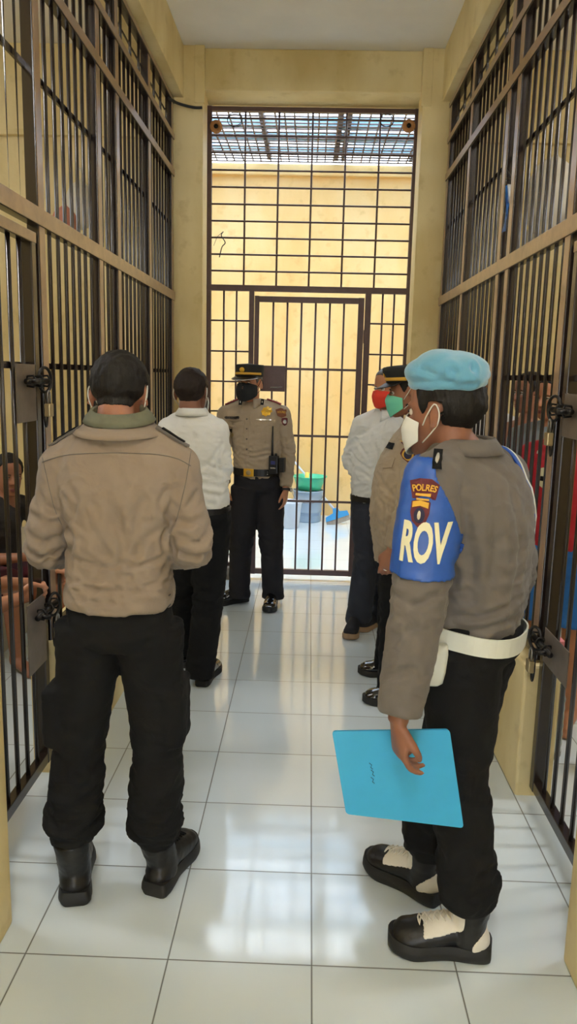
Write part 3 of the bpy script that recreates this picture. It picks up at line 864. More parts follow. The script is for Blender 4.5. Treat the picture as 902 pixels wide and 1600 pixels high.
MT['bottle'] = mat('clear_bottle_plastic', srgb(216, 226, 226), 0.12, trans=.85)
MT['pink'] = mat('pink_card', srgb(210, 130, 140), 0.7)
def bottle(c, r, h, lab, cap='blue_plastic'):
    t = thing('water_bottle', lab, 'bottle', c)
    pr = [(0, .002), (r*.9, .002), (r, .015)]
    for k in range(6): pr += [(r, .03+k*h*.1), (r*.95, .03+k*h*.1+h*.05)]
    pr += [(r, h*.68), (r*.8, h*.8), (r*.34, h*.9), (r*.32, h*.95), (0, h*.95)]
    MB().lathe(c, pr, 24).build('bottle_body', MT['bottle'], t, True)
    MB().lathe(c+V3(0, 0, h*.94), [(0, 0), (r*.38, 0), (r*.38, .02), (0, .022)], 16).build('cap', MT[cap], t, True)
cb = PZ(879, 1262)
bottle(V3(1.10, 3.22, 0), .062, .40, 'clear plastic bottle with blue cap on the floor of the right cell')
bottle(V3(1.26, 3.08, 0), .06, .30, 'shorter clear plastic bottle beside the tall one in the right cell', 'white_film')
c = P(831, 995, 3.1)
o = MB().box(0.975, 1.07, 3.02, 3.14, .551, .60, .004).build('soap_box', MT['pink']); tag(o, 'pink box lying on the right low wall behind the bars', 'box')
# ------------------------------------------------------------------ people
def biggest(v, f):
    """keep only the largest connected piece"""
    lab = np.arange(len(v))
    while True:
        m = lab[f].min(1); new = lab.copy()
        for k in range(4): np.minimum.at(new, f[:, k], m)
        new = new[new]
        if (new == lab).all(): break
        lab = new
    c = np.bincount(lab[f[:, 0]]); best = c.argmax(); keep = lab[f[:, 0]] == best
    f2 = f[keep]; u, inv = np.unique(f2, return_inverse=True)
    return v[u], inv.reshape(f2.shape)

def rim_smooth(v, f, it):
    """even out the stepped border of a cut-out patch"""
    ed = set()
    for k in range(4):
        for a, b in zip(f[:, k], f[:, (k+1) % 4]): ed.add((int(a), int(b)))
    rim = [(a, b) for a, b in ed if (b, a) not in ed]
    if not rim: return v
    R = np.array(rim); v = v.copy(); cnt = np.bincount(R.ravel(), minlength=len(v)).astype(float); on = cnt > 0; cnt[cnt == 0] = 1
    for _ in range(it):
        S = np.zeros_like(v)
        for c in range(3): S[:, c] = np.bincount(R[:, 0], v[R[:, 1], c], len(v))+np.bincount(R[:, 1], v[R[:, 0], c], len(v))
        v[on] += .6*(S[on]/cnt[on, None]-v[on])
    return v

def unit(v): v = V3(*v); return v/(np.linalg.norm(v)+1e-9)
UP = V3(0, 0, 1)

class Frame:
    """local frame: x right, y forward, z up"""
    def __init__(s, o, f, u=(0, 0, 1), k=1.0):
        s.o = V3(*o); s.y = unit(f); u = V3(*u); s.z = unit(u-s.y*(u@s.y)); s.x = np.cross(s.y, s.z); s.k = k
    def w(s, *p): p = p[0] if len(p) == 1 else p; return s.o+(s.x*p[0]+s.y*p[1]+s.z*p[2])*s.k
    def l(s, V): D = (V-s.o)/s.k; return np.stack([D@s.x, D@s.y, D@s.z], 1)
    @property
    def R(s): return np.array([s.x, s.y, s.z])

BODY = [(-.07, .110, .07, .08), (0, .135, .085, .10), (.25, .125, .085, .08), (.5, .14, .105, .095), (.75, .155, .11, .10), (.9, .13, .075, .08), (1.0, .062, .055, .06)]
SHIRT = [(-.12, .168, .115, .128), (.0, .168, .118, .128), (.12, .162, .116, .118), (.28, .158, .118, .112), (.5, .162, .128, .118), (.72, .176, .130, .124), (.86, .160, .105, .108), (.95, .115, .078, .088), (1.02, .066, .062, .066)]

def torso_rings(S, prof, g=0.0, n=32, ex=2.35, sub=4, t0=-9, t1=9):
    pel, ch, nk = S['pel'], S['chest'], S['neck']
    def center(t):
        if t <= .62: a = t/.62; c = pel+(ch-pel)*a
        else: a = (t-.62)/.38; c = ch+(nk-ch)*a
        return c
    pr = np.array([p for p in prof if t0 <= p[0] <= t1])
    tt = np.linspace(pr[0, 0], pr[-1, 0], (len(pr)-1)*sub+1)
    out = []
    for t in tt:
        hw, hf, hb = (np.interp(t, pr[:, 0], pr[:, k])*S['k']+g for k in (1, 2, 3))
        a = min(1, max(0, t))
        f = unit(unit(S['hipf'])*(1-a)+unit(S['shf'])*a)
        u = unit(center(t+.06)-center(t-.06)); x = unit(np.cross(f, u)); y = np.cross(u, x)
        c = center(t); R = []
        for k in range(n):
            q = 2*math.pi*k/n; cx, cy = math.cos(q), math.sin(q)
            d = (abs(cx)**ex+abs(cy)**ex)**(-1/ex)
            R.append(c+x*hw*cx*d+y*(hf if cy > 0 else hb)*cy*d)
        out.append(R)
    return out

def add_hand(mb, wr, d, pn, td, curl=.35, k=1.0, spread=1.0, thumb=.5, curls=None):
    """d: wrist to knuckles, pn: side the fingers close to, td: thumb side"""
    wr = V3(*wr); d = unit(d); pn = V3(*pn); pn = unit(pn-d*(pn@d)); td = V3(*td); td = unit(td-d*(td@d)-pn*(td@pn))
    L = lambda a, b, c: wr+(d*a+pn*b+td*c)*k
    limb(mb, [L(-.02, 0, 0), L(.01, 0, 0), L(.05, 0, .002), L(.088, -.001, 0)], [(.02*k, .026*k), (.018*k, .028*k), (.0155*k, .039*k), (.011*k, .040*k)], 18, 4, up=pn)
    ln = (.072, .080, .075, .058)
    for i in range(4):
        o = .0295-.0197*i
        c = (curls[i] if curls else curl*(1+.12*i))
        p = L(.080, 0, o); sp = (o*1.3)*spread
        dd = unit(d+td*sp); q = [p]; ang = 0
        for j, (f, a) in enumerate(((.44, .75), (.31, 1.0), (.25, .65))):
            ang += a*c*1.15
            p = p+(dd*math.cos(ang)+pn*math.sin(ang))*ln[i]*f*k; q.append(p)
        limb(mb, q, [.0098*k, .0088*k, .0082*k, .0066*k], 10, 3)
        mb.ell(q[-1], (.0068*k,)*3, n=8, m=6)
    a = L(.018, .004, .022); b = L(.052, .012+.012*thumb, .048-.006*thumb); c = L(.078, .016+.030*thumb, .050-.022*thumb); e = L(.098, .018+.042*thumb, .046-.036*thumb)
    limb(mb, [a, b, c, e], [.014*k, .0115*k, .0098*k, .0078*k], 10, 3)
    mb.ell(e, (.008*k,)*3, n=8, m=6)

def add_head(mb, H, neck, nr=.054):
    A = H.R; k = H.k
    mb.ell(H.w(0, -.014, .030), (.0765*k, .098*k, .088*k), A, 28, 18)
    mb.ell(H.w(0, .028, .045), (.066*k, .058*k, .062*k), A, 24, 14)
    # face loft from chin to brow
    R = []
    for z, hw, yf, yb in ((-.118, .016, .074, .045), (-.110, .028, .083, .025), (-.095, .041, .086, .0), (-.075, .053, .083, -.02), (-.05, .060, .084, -.035), (-.025, .065, .083, -.045), (.0, .067, .080, -.05), (.02, .068, .085, -.05), (.045, .066, .080, -.05)):
        r = []
        for q in range(24):
            a = 2*math.pi*q/24; cx, cy = math.cos(a), math.sin(a); d = (abs(cx)**2.5+abs(cy)**2.5)**(-1/2.5)
            r.append(H.w(hw*cx*d, (yf+yb)/2+(yf-yb)/2*cy*d, z))
        R.append(r)
    mb.rings(R)
    # nose
    limb(mb, [H.w(0, .080, .012), H.w(0, .093, -.008), H.w(0, .104, -.030), H.w(0, .098, -.042)], [.007*k, .0085*k, .0125*k, .010*k], 12, 3)
    for s in (-1, 1):
        mb.ell(H.w(s*.0125, .090, -.037), (.0085*k, .011*k, .008*k), A, 10, 8)
        mb.ell(H.w(s*.034, .074, -.022), (.020*k, .014*k, .016*k), A, 12, 8)      # cheekbone
        mb.ell(H.w(s*.030, .078, .021), (.021*k, .009*k, .0065*k), A, 12, 8)     # brow ridge
        # ear: rim, bowl and lobe
        rim = [H.w(s*(.074+.013*math.sin(t*.5)), -.014-.014*math.sin(t)*1.0-.004, -.006+.030*math.cos(t)) for t in np.linspace(-.5, 3.3, 12)]
        mb.tube(rim, .0048*k, 8)
        mb.ell(H.w(s*.0775, -.016, -.006), (.006*k, .015*k, .027*k), A, 12, 10)
        mb.ell(H.w(s*.078, -.010, -.034), (.006*k, .009*k, .010*k), A, 10, 8)
    mb.ell(H.w(0, .084, -.066), (.024*k, .010*k, .0055*k), A, 14, 8)
    mb.ell(H.w(0, .084, -.076), (.020*k, .010*k, .0065*k), A, 14, 8)
    mb.ell(H.w(0, .074, -.103), (.020*k, .014*k, .012*k), A, 12, 8)
    # neck
    limb(mb, [V3(*neck)-UP*.04, V3(*neck)+(H.w(0, -.035, -.08)-V3(*neck))*.35, H.w(0, -.035, -.08), H.w(0, -.028, -.03)], [nr*1.12, nr, nr*.98, nr*.95], 24, 4)

def socket(V, N, H):
    L = H.l(V); D = np.zeros(len(V))
    for s in (-1, 1):
        d2 = ((L[:, 0]-s*.031)/.015)**2+((L[:, 2]-.001)/.009)**2
        D -= .0075*np.exp(-d2)*(L[:, 1] > .05)*(np.abs(L).max(1) < .13)
    D -= .0022*np.exp(-((L[:, 2]+.071)/.0018)**2-(L[:, 0]/.022)**2)*(L[:, 1] > .07)*(np.abs(L).max(1) < .13)
    return V+N*D[:, None]

def hair_cap(B, H, parent, m, thick=.009, name='hair', lift=0.0, back=-.062, low=None, seed=1, crew=True):
    V, F = B['V'], B['F']; L = H.l(V)
    a = np.arctan2(np.abs(L[:, 0]), L[:, 1]+.005)
    zm = np.interp(a, [0, .55, .85, 1.15, 1.38, 1.65, 1.95, 2.35, 3.15], [.082, .078, .052, -.012, .006, .022, -.03, back+.006, back])+lift
    sel = (L[:, 2] > zm) & (np.abs(L[:, 0]) < .0835) & (np.linalg.norm(L, axis=1) < .16) & ~((np.abs(L[:, 0]) > .0745) & (L[:, 2] < .026) & (L[:, 1] > -.036) & (L[:, 1] < .01))
    if low is not None: sel &= L[:, 2] < low
    v, f, u = submesh(V, F, sel)
    if len(f) < 4: return None
    v, f = biggest(v, f); v = rim_smooth(v, f, 8); v = lap(v, f, 3); n = normals(v, f); l = H.l(v)
    aa = np.arctan2(np.abs(l[:, 0]), l[:, 1]+.005)
    zz = np.interp(aa, [0, .55, .85, 1.15, 1.38, 1.65, 1.95, 2.35, 3.15], [.082, .078, .052, -.012, .006, .022, -.03, back+.006, back])+lift
    t = thick*(.04+.96*np.clip((l[:, 2]-zz)/.05, 0, 1)**.8)*(1+.25*wnoise(v, 26, seed)+.12*wnoise(v, 80, seed+5, (1, 1, .4)))
    V2, F2 = shell(v+n*t[:, None], f, t+.002)
    return mk(name, V2, F2, m, parent, True)

def face_mask(B, H, parent, m, label, straps=True, top=.0, pleats=True, strapm=None):
    L = H.l(B['V']); near = (np.linalg.norm(L, axis=1) < .17) & (L[:, 1] > -.02)
    v, f, _ = submesh(B['V'], B['F'], near); bv = bvh_of(v, f)
    nu, nw = 27, 17; V = []
    for b in range(nw):
        for a in range(nu):
            u = a/(nu-1)*2-1; w = b/(nw-1); th = u*1.22
            zt = top+.002-.026*abs(u)**1.4-.006*math.exp(-((abs(u)-.25)/.15)**2); zb = -.120+.046*abs(u)**1.6
            z = zt+(zb-zt)*w
            r0 = np.interp(z, [-.125, -.112, -.075, -.04, -.015, .01], [.088, .097, .110, .115, .103, .094]); rs = .069
            r = rs+(r0-rs)*max(0, math.cos(th))**1.15
            d = H.x*math.sin(th)+H.y*math.cos(th); c = H.w(0, 0, z)
            h = bv.ray_cast(Vector(c+d*.2), Vector(-d))
            if h[0] is not None: r = max(r, np.linalg.norm(V3(*h[0])-c)/H.k+.005)
            if pleats: r += .0018*(((w*4.2) % 1)-.5)*(abs(u) < .9)*(.15 < w < .9)
            V.append(c+d*r*H.k)
    F = np.array([(b*nu+a, (b+1)*nu+a, (b+1)*nu+a+1, b*nu+a+1) for b in range(nw-1) for a in range(nu-1)])
    V = np.array(V); V = lap(V, F, 2, .4)
    if (normals(V, F)@H.y).mean() < 0: F = F[:, ::-1]
    V2, F2 = shell(V, F, .002)
    o = mk('face_mask', V2, F2, m, parent, True, label=label)
    if straps:
        sm = strapm or MT['mask_white']
        for s in (-1, 1):
            pts = [H.w(s*.064, .024, -.032), H.w(s*.079, .004, -.004), H.w(s*.083, -.018, .024), H.w(s*.087, -.034, .006), H.w(s*.085, -.032, -.022), H.w(s*.076, -.010, -.048), H.w(s*.058, .026, -.078)]
            MB().tube(cat_rom(pts, 5), .0019, 6).build('ear_loop', sm, parent, True)
    return o

def add_eyes(H, parent, brows=True, hairm=None):
    for s in (-1, 1):
        c = H.w(s*.031, .0715, .001)
        e = MB().ell(c, (.0118*H.k,)*3, H.R, 14, 10).build('eye', MT['eye'], parent, True)
        MB().ell(c+H.y*.0088*H.k, (.0052*H.k, .0036*H.k, .0052*H.k), H.R, 12, 8).build('iris', MT['iris'], e, True)
        lid = MB().tube([H.w(s*(.031+.0145*q), .0835-.006*abs(q)**2, .0055-.0035*q*q) for q in np.linspace(-1, 1, 7)], .0022*H.k, 6)
        lid.build('eyelid', hairm or MT['hair'], parent, True)
        if brows:
            MB().tube([H.w(s*(.031+.019*q), .0895-.007*abs(q)**2, .021-.004*q*q+.001*q) for q in np.linspace(-1, 1, 7)], [(.0022, .0016)]*7, 6).build('eyebrow', hairm or MT['hair'], parent, True)

def foot_frame(heel, d): return Frame(V3(heel[0], heel[1], 0), (d[0], d[1], 0))

def add_boot(FF, parent, shaft=.17, mu=None, ms=None, k=1.0, ank=None, name='boot', lace=None, label=None):
    mu = mu or MT['leather']; ms = ms or MT['rubber']
    FF.k = k
    mb = MB()
    q = 1.0 if shaft < .12 else 1.18
    mb.ell(FF.w(0, .045, .052), (.040*k*q, .048*k, .050*k), FF.R)
    limb(mb, [FF.w(0, .03, .055), FF.w(0, .10, .064*q), FF.w(0, .155, .056*q), FF.w(0, .205, .046*q), FF.w(0, .245, .041*q), FF.w(0, .272, .034*q)], [(.040*k, .038*k*q), (.048*k, .038*k*q), (.044*k, .043*k*q), (.035*k*q, .047*k*q), (.031*k*q, .044*k*q), (.019*k*q, .030*k*q)], 22, 4, up=FF.z)
    top = FF.w(0, .055, shaft) if ank is None else V3(*ank)
    limb(mb, [FF.w(0, .062, .045), FF.w(0, .062, .09), top*.5+FF.w(0, .055, .10)*.5, top], [.042*k*q, .043*k*q, .045*k*q, .048*k*q], 22, 4)
    V, F = remesh(mb, .006, 4); V[:, 2] = np.maximum(V[:, 2], .012)
    N = normals(V, F)
    V = V+N*(.0012*wnoise(V, 22, 3, (1, 1, 1.6)))[:, None]
    b = mk(name, V, F, mu, parent, True, label=label)
    # sole outline
    pts = []
    for y, w in ((-.004, .020), (.0, .030), (.02, .038), (.06, .038), (.11, .035), (.16, .042), (.205, .051), (.24, .048), (.268, .036), (.281, .022), (.288, .006)): pts.append((y, w))
    pts = [(c[0], c[1]) for c in cat_rom([(a, b, 0) for a, b in pts], 4)]
    rg = []
    th = 1.0 if shaft < .12 else 1.4
    for z, g in ((.0, -.002), (.004, .002), (.012*th, .006*(th > 1)+.002), (.022*th, .003+.004*(th > 1)), (.034*th, .001)):
        g = g+(q-1)*.03
        r = [FF.w(w+g, y+(.0 if y > .01 else -g), z+.010*max(0, (y-.22)/.06)*(z > -1)) for y, w in pts]+[FF.w(-w-g, y, z+.010*max(0, (y-.22)/.06)) for y, w in reversed(pts)]
        rg.append(r)
    sb = MB().rings(rg)
    smooth_angle(sb.build('sole', ms, b), 38)
    if lace:
        bv = bvh_of(V, F); L = MB(); od = unit(FF.y*.62+FF.z*.78); pts = []
        seq = [(i, -1 if i % 2 else 1) for i in range(8)]+[(i, 1 if i % 2 else -1) for i in range(7, -1, -1)]
        cp = []
        for (i, sg), (j, sh_) in zip(seq, seq[1:]+seq[:1]):
            for q in (0, .25, .5, .75):
                t_ = (i+(j-i)*q)/7; xx = (sg+(sh_-sg)*q)*.023
                c = FF.w(xx, .185-.085*t_, .075+.085*t_)
                hit = bv.ray_cast(Vector(c+od*.12), Vector(-od))
                if hit[0] is not None: pts.append(V3(*hit[0])+V3(*hit[1])*(.0035+.001*(len(pts) % 3)))
        L.tube(pts, .0026, 6, closed=True)
        L.build('laces', lace, b, True)
    return b, V, F

def make_body(S, root, vox=.005, skin=None):
    mb = MB(); k = S['k']
    mb.rings(torso_rings(S, BODY))
    for A in S['arms']:
        sh, el, wr = (V3(*q) for q in A[:3])
        limb(mb, [S['neck']+(sh-S['neck'])*.15-UP*.012, sh*.6+S['neck']*.4-UP*.012, sh-UP*.008], [.034*k, .036*k, .042*k], 16, 3); mb.ell(sh-UP*.006, (.046*k,)*3)
        limb(mb, [sh-UP*.01, sh*.5+el*.5, el, el*.6+wr*.4, wr], [.046*k, .045*k, .038*k, .038*k, .026*k], 18, 5)
        h = A[3]
        add_hand(mb, wr, h['d'], h['pn'], h['td'], h.get('curl', .35), k*h.get('k', 1.0), h.get('sp', 1), h.get('thumb', .5), h.get('curls'))
    for hip, kn, an, ff in S['legs']:
        hip, kn, an = V3(*hip), V3(*kn), V3(*an)
        limb(mb, [hip+UP*.02, hip-UP*.02, hip*.5+kn*.5, kn, kn*.6+an*.4, an], [.062*k, .072*k, .066*k, .052*k, .050*k, .034*k], 20, 5)
        if S.get('barefoot'):
            limb(mb, [an, ff.w(0, .05, .05), ff.w(0, .12, .04), ff.w(0, .19, .022), ff.w(0, .225, .014)], [(.034, .034), (.034, .038), (.028, .038), (.018, .044), (.012, .042)], 16, 3, up=UP)
            for q in range(5): mb.ell(ff.w((q-2)*.017, .235-.006*q, .012), (.009, .018, .009), ff.R, 8, 6)
        else:
            limb(mb, [an, ff.w(0, .06, .06), ff.w(0, .15, .04), ff.w(0, .22, .03)], [.03, .03, .025, .02], 12, 3)
    add_head(mb, S['H'], S['neck'])
    V, F = remesh(mb, vox, 3)
    V = socket(V, normals(V, F), S['H'])
    o = mk('body', V, F, skin or MT['skin'], root, True)
    return dict(V=V, F=F, o=o)

def creases(V, F, spots, seed, base=.0012, freq=7, stretch=(1, 1, 2.0), amp=1.0):
    N = normals(V, F)
    w = np.full(len(V), 0.0)
    for p, r, a in spots: w += a*np.exp(-(np.linalg.norm(V-V3(*p), axis=1)/r)**2)
    n1 = wnoise(V, freq, seed, stretch, 1); n2 = wnoise(V, freq*.33, seed+9, stretch, 2); n3 = wnoise(V, freq*1.7, seed+4, stretch, 1)
    ridge = np.exp(-(n1/.22)**2)-.42+.35*(np.exp(-(n3/.25)**2)-.4)
    D = base*n2*2+np.minimum(w, .012)*ridge*amp*1.9+base*1.0*ridge
    return V+N*D[:, None]

def make_shirt(S, root, m, prof=SHIRT, sleeve=1.0, vox=.008, rad=(.068, .062, .056, .054, .042), t0=-9, seed=1, spots=(), strokes=(), name='shirt', amp=1.0, ex=2.35, cuff=True, freq=9):
    mb = MB(); k = S['k']
    mb.rings(torso_rings(S, prof, t0=t0, ex=ex))
    sp = list(spots)
    for A in S['arms']:
        sh, el, wr = (V3(*q) for q in A[:3]); sg = A[3].get('rad', rad)
        nk = S['neck']
        limb(mb, [nk+(sh-nk)*.10+UP*.008, sh*.45+nk*.55+UP*.012, sh*.8+nk*.2+UP*.008, sh+UP*.004], [.044*k, .050*k, .056*k, .058*k], 18, 3)
        mb.ell(sh, (sg[0]*k*.99,)*3); mb.ell(sh*.85+nk*.15-UP*.02, (sg[0]*k*1.0,)*3)
        if sleeve >= 1:
            w2 = wr+(el-wr)*.06
            limb(mb, [sh, sh*.5+el*.5, el, el*.6+w2*.4, el*.12+w2*.88, w2], [sg[0]*k, sg[1]*k, sg[2]*k, sg[3]*k, sg[4]*k*1.06, sg[4]*k], 22, 5)
            sp += [(el, .08, .007), (el*.4+wr*.6, .06, .003), (wr, .04, .003)]
        else:
            e2 = sh+(el-sh)*sleeve*2
            limb(mb, [sh, sh*.6+e2*.4, e2], [sg[0]*k, sg[1]*k*1.03, sg[1]*k*1.12], 22, 5)
        armpit = sh-UP*.09
        sp += [(armpit, .07, .005)]
    sp += [(S['pel']+UP*.12, .20, .0045), (S['chest'], .25, .0012)]
    V, F = remesh(mb, vox, 6)
    V = creases(V, F, sp, seed, amp=amp, freq=freq)
    if strokes: V = folds(V, normals(V, F), strokes)
    V = lap(V, F, 2, .4)
    o = mk(name, V, F, m, root, True)
    return dict(V=V, F=F, o=o)

def make_pants(S, root, m, blouse=False, rad=(.100, .094, .078, .074, .070), vox=.009, seed=5, name='trousers', to=1.0, hem=.05, top=.16, hw=0.0, spots=(), amp=1.0, extra=None, freq=5.5):
    mb = MB(); k = S['k']
    prof = [(-.15, .11+hw, .09, .10), (-.08, .158+hw, .108, .125), (0, .165+hw, .112, .130), (top, .155+hw, .108, .112)]
    mb.rings(torso_rings(S, prof))
    sp = list(spots)
    for hip, kn, an, ff in S['legs']:
        hip, kn, an = V3(*hip), V3(*kn), V3(*an)
        if to >= 1:
            a = V3(*an); 
            if blouse:
                e = an+UP*(.165-an[2]) if an[2] < .165 else an
                e = an+unit(kn-an)*.055
                m1 = e+unit(kn-e)*.05; m2 = e+unit(kn-e)*.11
                limb(mb, [hip+UP*.02, hip*.75+kn*.25, hip*.5+kn*.5, kn, kn*.62+m2*.38, m2, m1, e, e-unit(kn-e)*.02], [rad[0]*k, rad[1]*k*1.03, rad[1]*k, rad[2]*k, rad[3]*k, rad[3]*k*.98, rad[3]*k*1.08, rad[3]*k*.86, rad[3]*k*.66], 26, 4)
                sp += [(m1, .10, .0065), (kn, .10, .0045), (kn*.5+an*.5, .12, .004)]
            else:
                e = V3(an[0], an[1], hem)
                limb(mb, [hip+UP*.02, hip*.75+kn*.25, hip*.5+kn*.5, kn, kn*.5+an*.5, e+UP*.05, e], [rad[0]*k, rad[1]*k*1.03, rad[1]*k, rad[2]*k, rad[3]*k, rad[4]*k, rad[4]*k*1.03], 26, 4)
                sp += [(kn, .13, .005), (e+UP*.06, .09, .006)]
        else:
            e = hip+(kn-hip)*to*1.0
            limb(mb, [hip+UP*.02, hip*.6+e*.4, e], [rad[0]*k, rad[1]*k*1.05, rad[1]*k*1.12], 26, 4)
        sp += [(hip+UP*.02, .12, .003)]
    if extra: extra(mb)
    V, F = remesh(mb, vox, 5)
    V = creases(V, F, sp, seed, base=.0016, amp=amp, freq=freq, stretch=(1, 1, 2.6))
    V = lap(V, F, 4, .5)
    o = mk(name, V, F, m, root, True)
    return dict(V=V, F=F, o=o)

def band(c, f, u, hw, hf, hb, h, name, m, root, th=.004, ex=2.35, label=None):
    """closed belt-like band round an axis"""
    u = unit(u); f = unit(f); x = unit(np.cross(f, u)); y = np.cross(u, x); n = 48; R = []
    for z, g in ((-h/2, 0), (-h/2, th), (h/2, th), (h/2, 0)):
        r = []
        for k in range(n):
            a = 2*math.pi*k/n; cx, cy = math.cos(a), math.sin(a); d = (abs(cx)**ex+abs(cy)**ex)**(-1/ex)
            r.append(V3(*c)+u*z+x*(hw+g)*cx*d+y*((hf if cy > 0 else hb)+g)*cy*d)
        R.append(r)
    mb = MB().rings(R+[R[0]], cap=False)
    return mb.build(name, m, root, label=label)

def collar(nk, f, u, m, root, r=.066, h=.036, leaf=.034, gap=.35, tip=.030, name='collar', drop=.0, flare=1.0, sy=1.05):
    fr = Frame(nk, f, u); nA = 44; V = []; prof_n = 7
    for i in range(nA+1):
        a = -math.pi+gap/2+(2*math.pi-gap)*i/nA      # 0 = back
        fr_ = math.cos(a)                             # +1 back, -1 front
        tip_ = max(0, -fr_)**3
        dz = -drop*(1-fr_)/2
        pts = [(r*1.04, -.012), (r*1.0, h*.5), (r*.97, h), (r*1.03*flare, h+.004), (r*1.12*flare, h-.006), (r*1.24*flare, h-leaf*.5-tip*tip_*.5), (r*1.34*flare+.012*tip_, h-leaf-tip*tip_)]
        for rr, z in pts:
            V.append(fr.w(math.sin(a)*rr, -math.cos(a)*rr*sy, z+dz))
    F = []
    for i in range(nA):
        for j in range(prof_n-1): F.append((i*prof_n+j, i*prof_n+j+1, (i+1)*prof_n+j+1, (i+1)*prof_n+j))
    V2, F2 = shell(np.array(V), np.array(F), .0035)
    return mk(name, V2, F2, m, root, True)

def patch_of(G, pred, off, th, m, name, root, label=None, it=4):
    v, f, u = submesh(G['V'], G['F'], pred(G['V']))
    if len(f) < 3: print('empty patch', name); return None
    v, f = biggest(v, f)
    v = rim_smooth(v, f, 12)
    v = lap(v, f, it, .5) if it else v
    n = normals(v, f); v = v+n*off
    V2, F2 = shell(v, f, th+off*.9)
    mk(name, V2, F2, m, root, True, label=label)
    return dict(V=v, F=f)

def hd(d, pn, td, curl=.35, **k): return dict(d=V3(*d), pn=V3(*pn), td=V3(*td), curl=curl, **k)

def pixhit(bv, px, py):
    """the point of a surface seen at a pixel"""
    o = V3(0, 0, CAM_H); d = unit(P(px, py, 3)-o)
    h = bv.ray_cast(Vector(o+d*.3), Vector(d))
    if h[0] is None:
        h = bv.find_nearest(Vector(o+d*1.0))
        print('pixhit miss', px, py)
    return V3(*h[0])

def px_folds(G, lines, k=1.0):
    """press folds into a garment along lines given by the pixels they are seen at"""
    bv = bvh_of(G['V'], G['F']); V = G['V']; N = normals(V, G['F']); o = V3(0, 0, CAM_H); D = np.zeros(len(V))
    for pts, w, amp in lines:
        q = []
        c = cat_rom([(a, b, 0) for a, b in pts], 4)
        for a, b, _ in c:
            d = unit(P(a, b, 3)-o); h = bv.ray_cast(Vector(o+d*.3), Vector(d))
            if h[0] is not None and (not q or np.linalg.norm(V3(*h[0])-q[-1]) < .12): q.append(V3(*h[0]))
        if len(q) < 2: continue
        best = np.full(len(V), 9.0); tt = np.zeros(len(V)); n = len(q)-1
        for i in range(n):
            ab = q[i+1]-q[i]; t = np.clip(((V-q[i])@ab)/(ab@ab+1e-9), 0, 1)
            dd = np.linalg.norm(V-(q[i]+t[:, None]*ab), axis=1); m = dd < best
            best[m] = dd[m]; tt[m] = (i+t[m])/n
        prof = np.exp(-(best/w)**2)-.5*np.exp(-((best-1.9*w)/w)**2)
        D += k*amp*prof*np.sin(np.pi*(.06+.88*tt))**.7
    V = V+N*D[:, None]
    G['V'] = V; me = G['o'].data; org = WLOC[G['o'].parent.name]
    me.vertices.foreach_set('co', (V-org).ravel()); me.update()
def person(label, loc): return thing('person', label, 'person', (loc[0], loc[1], 0))
def leg(hip, knee, ank, heel, d): return (V3(*hip), V3(*knee), V3(*ank), foot_frame(heel, d))

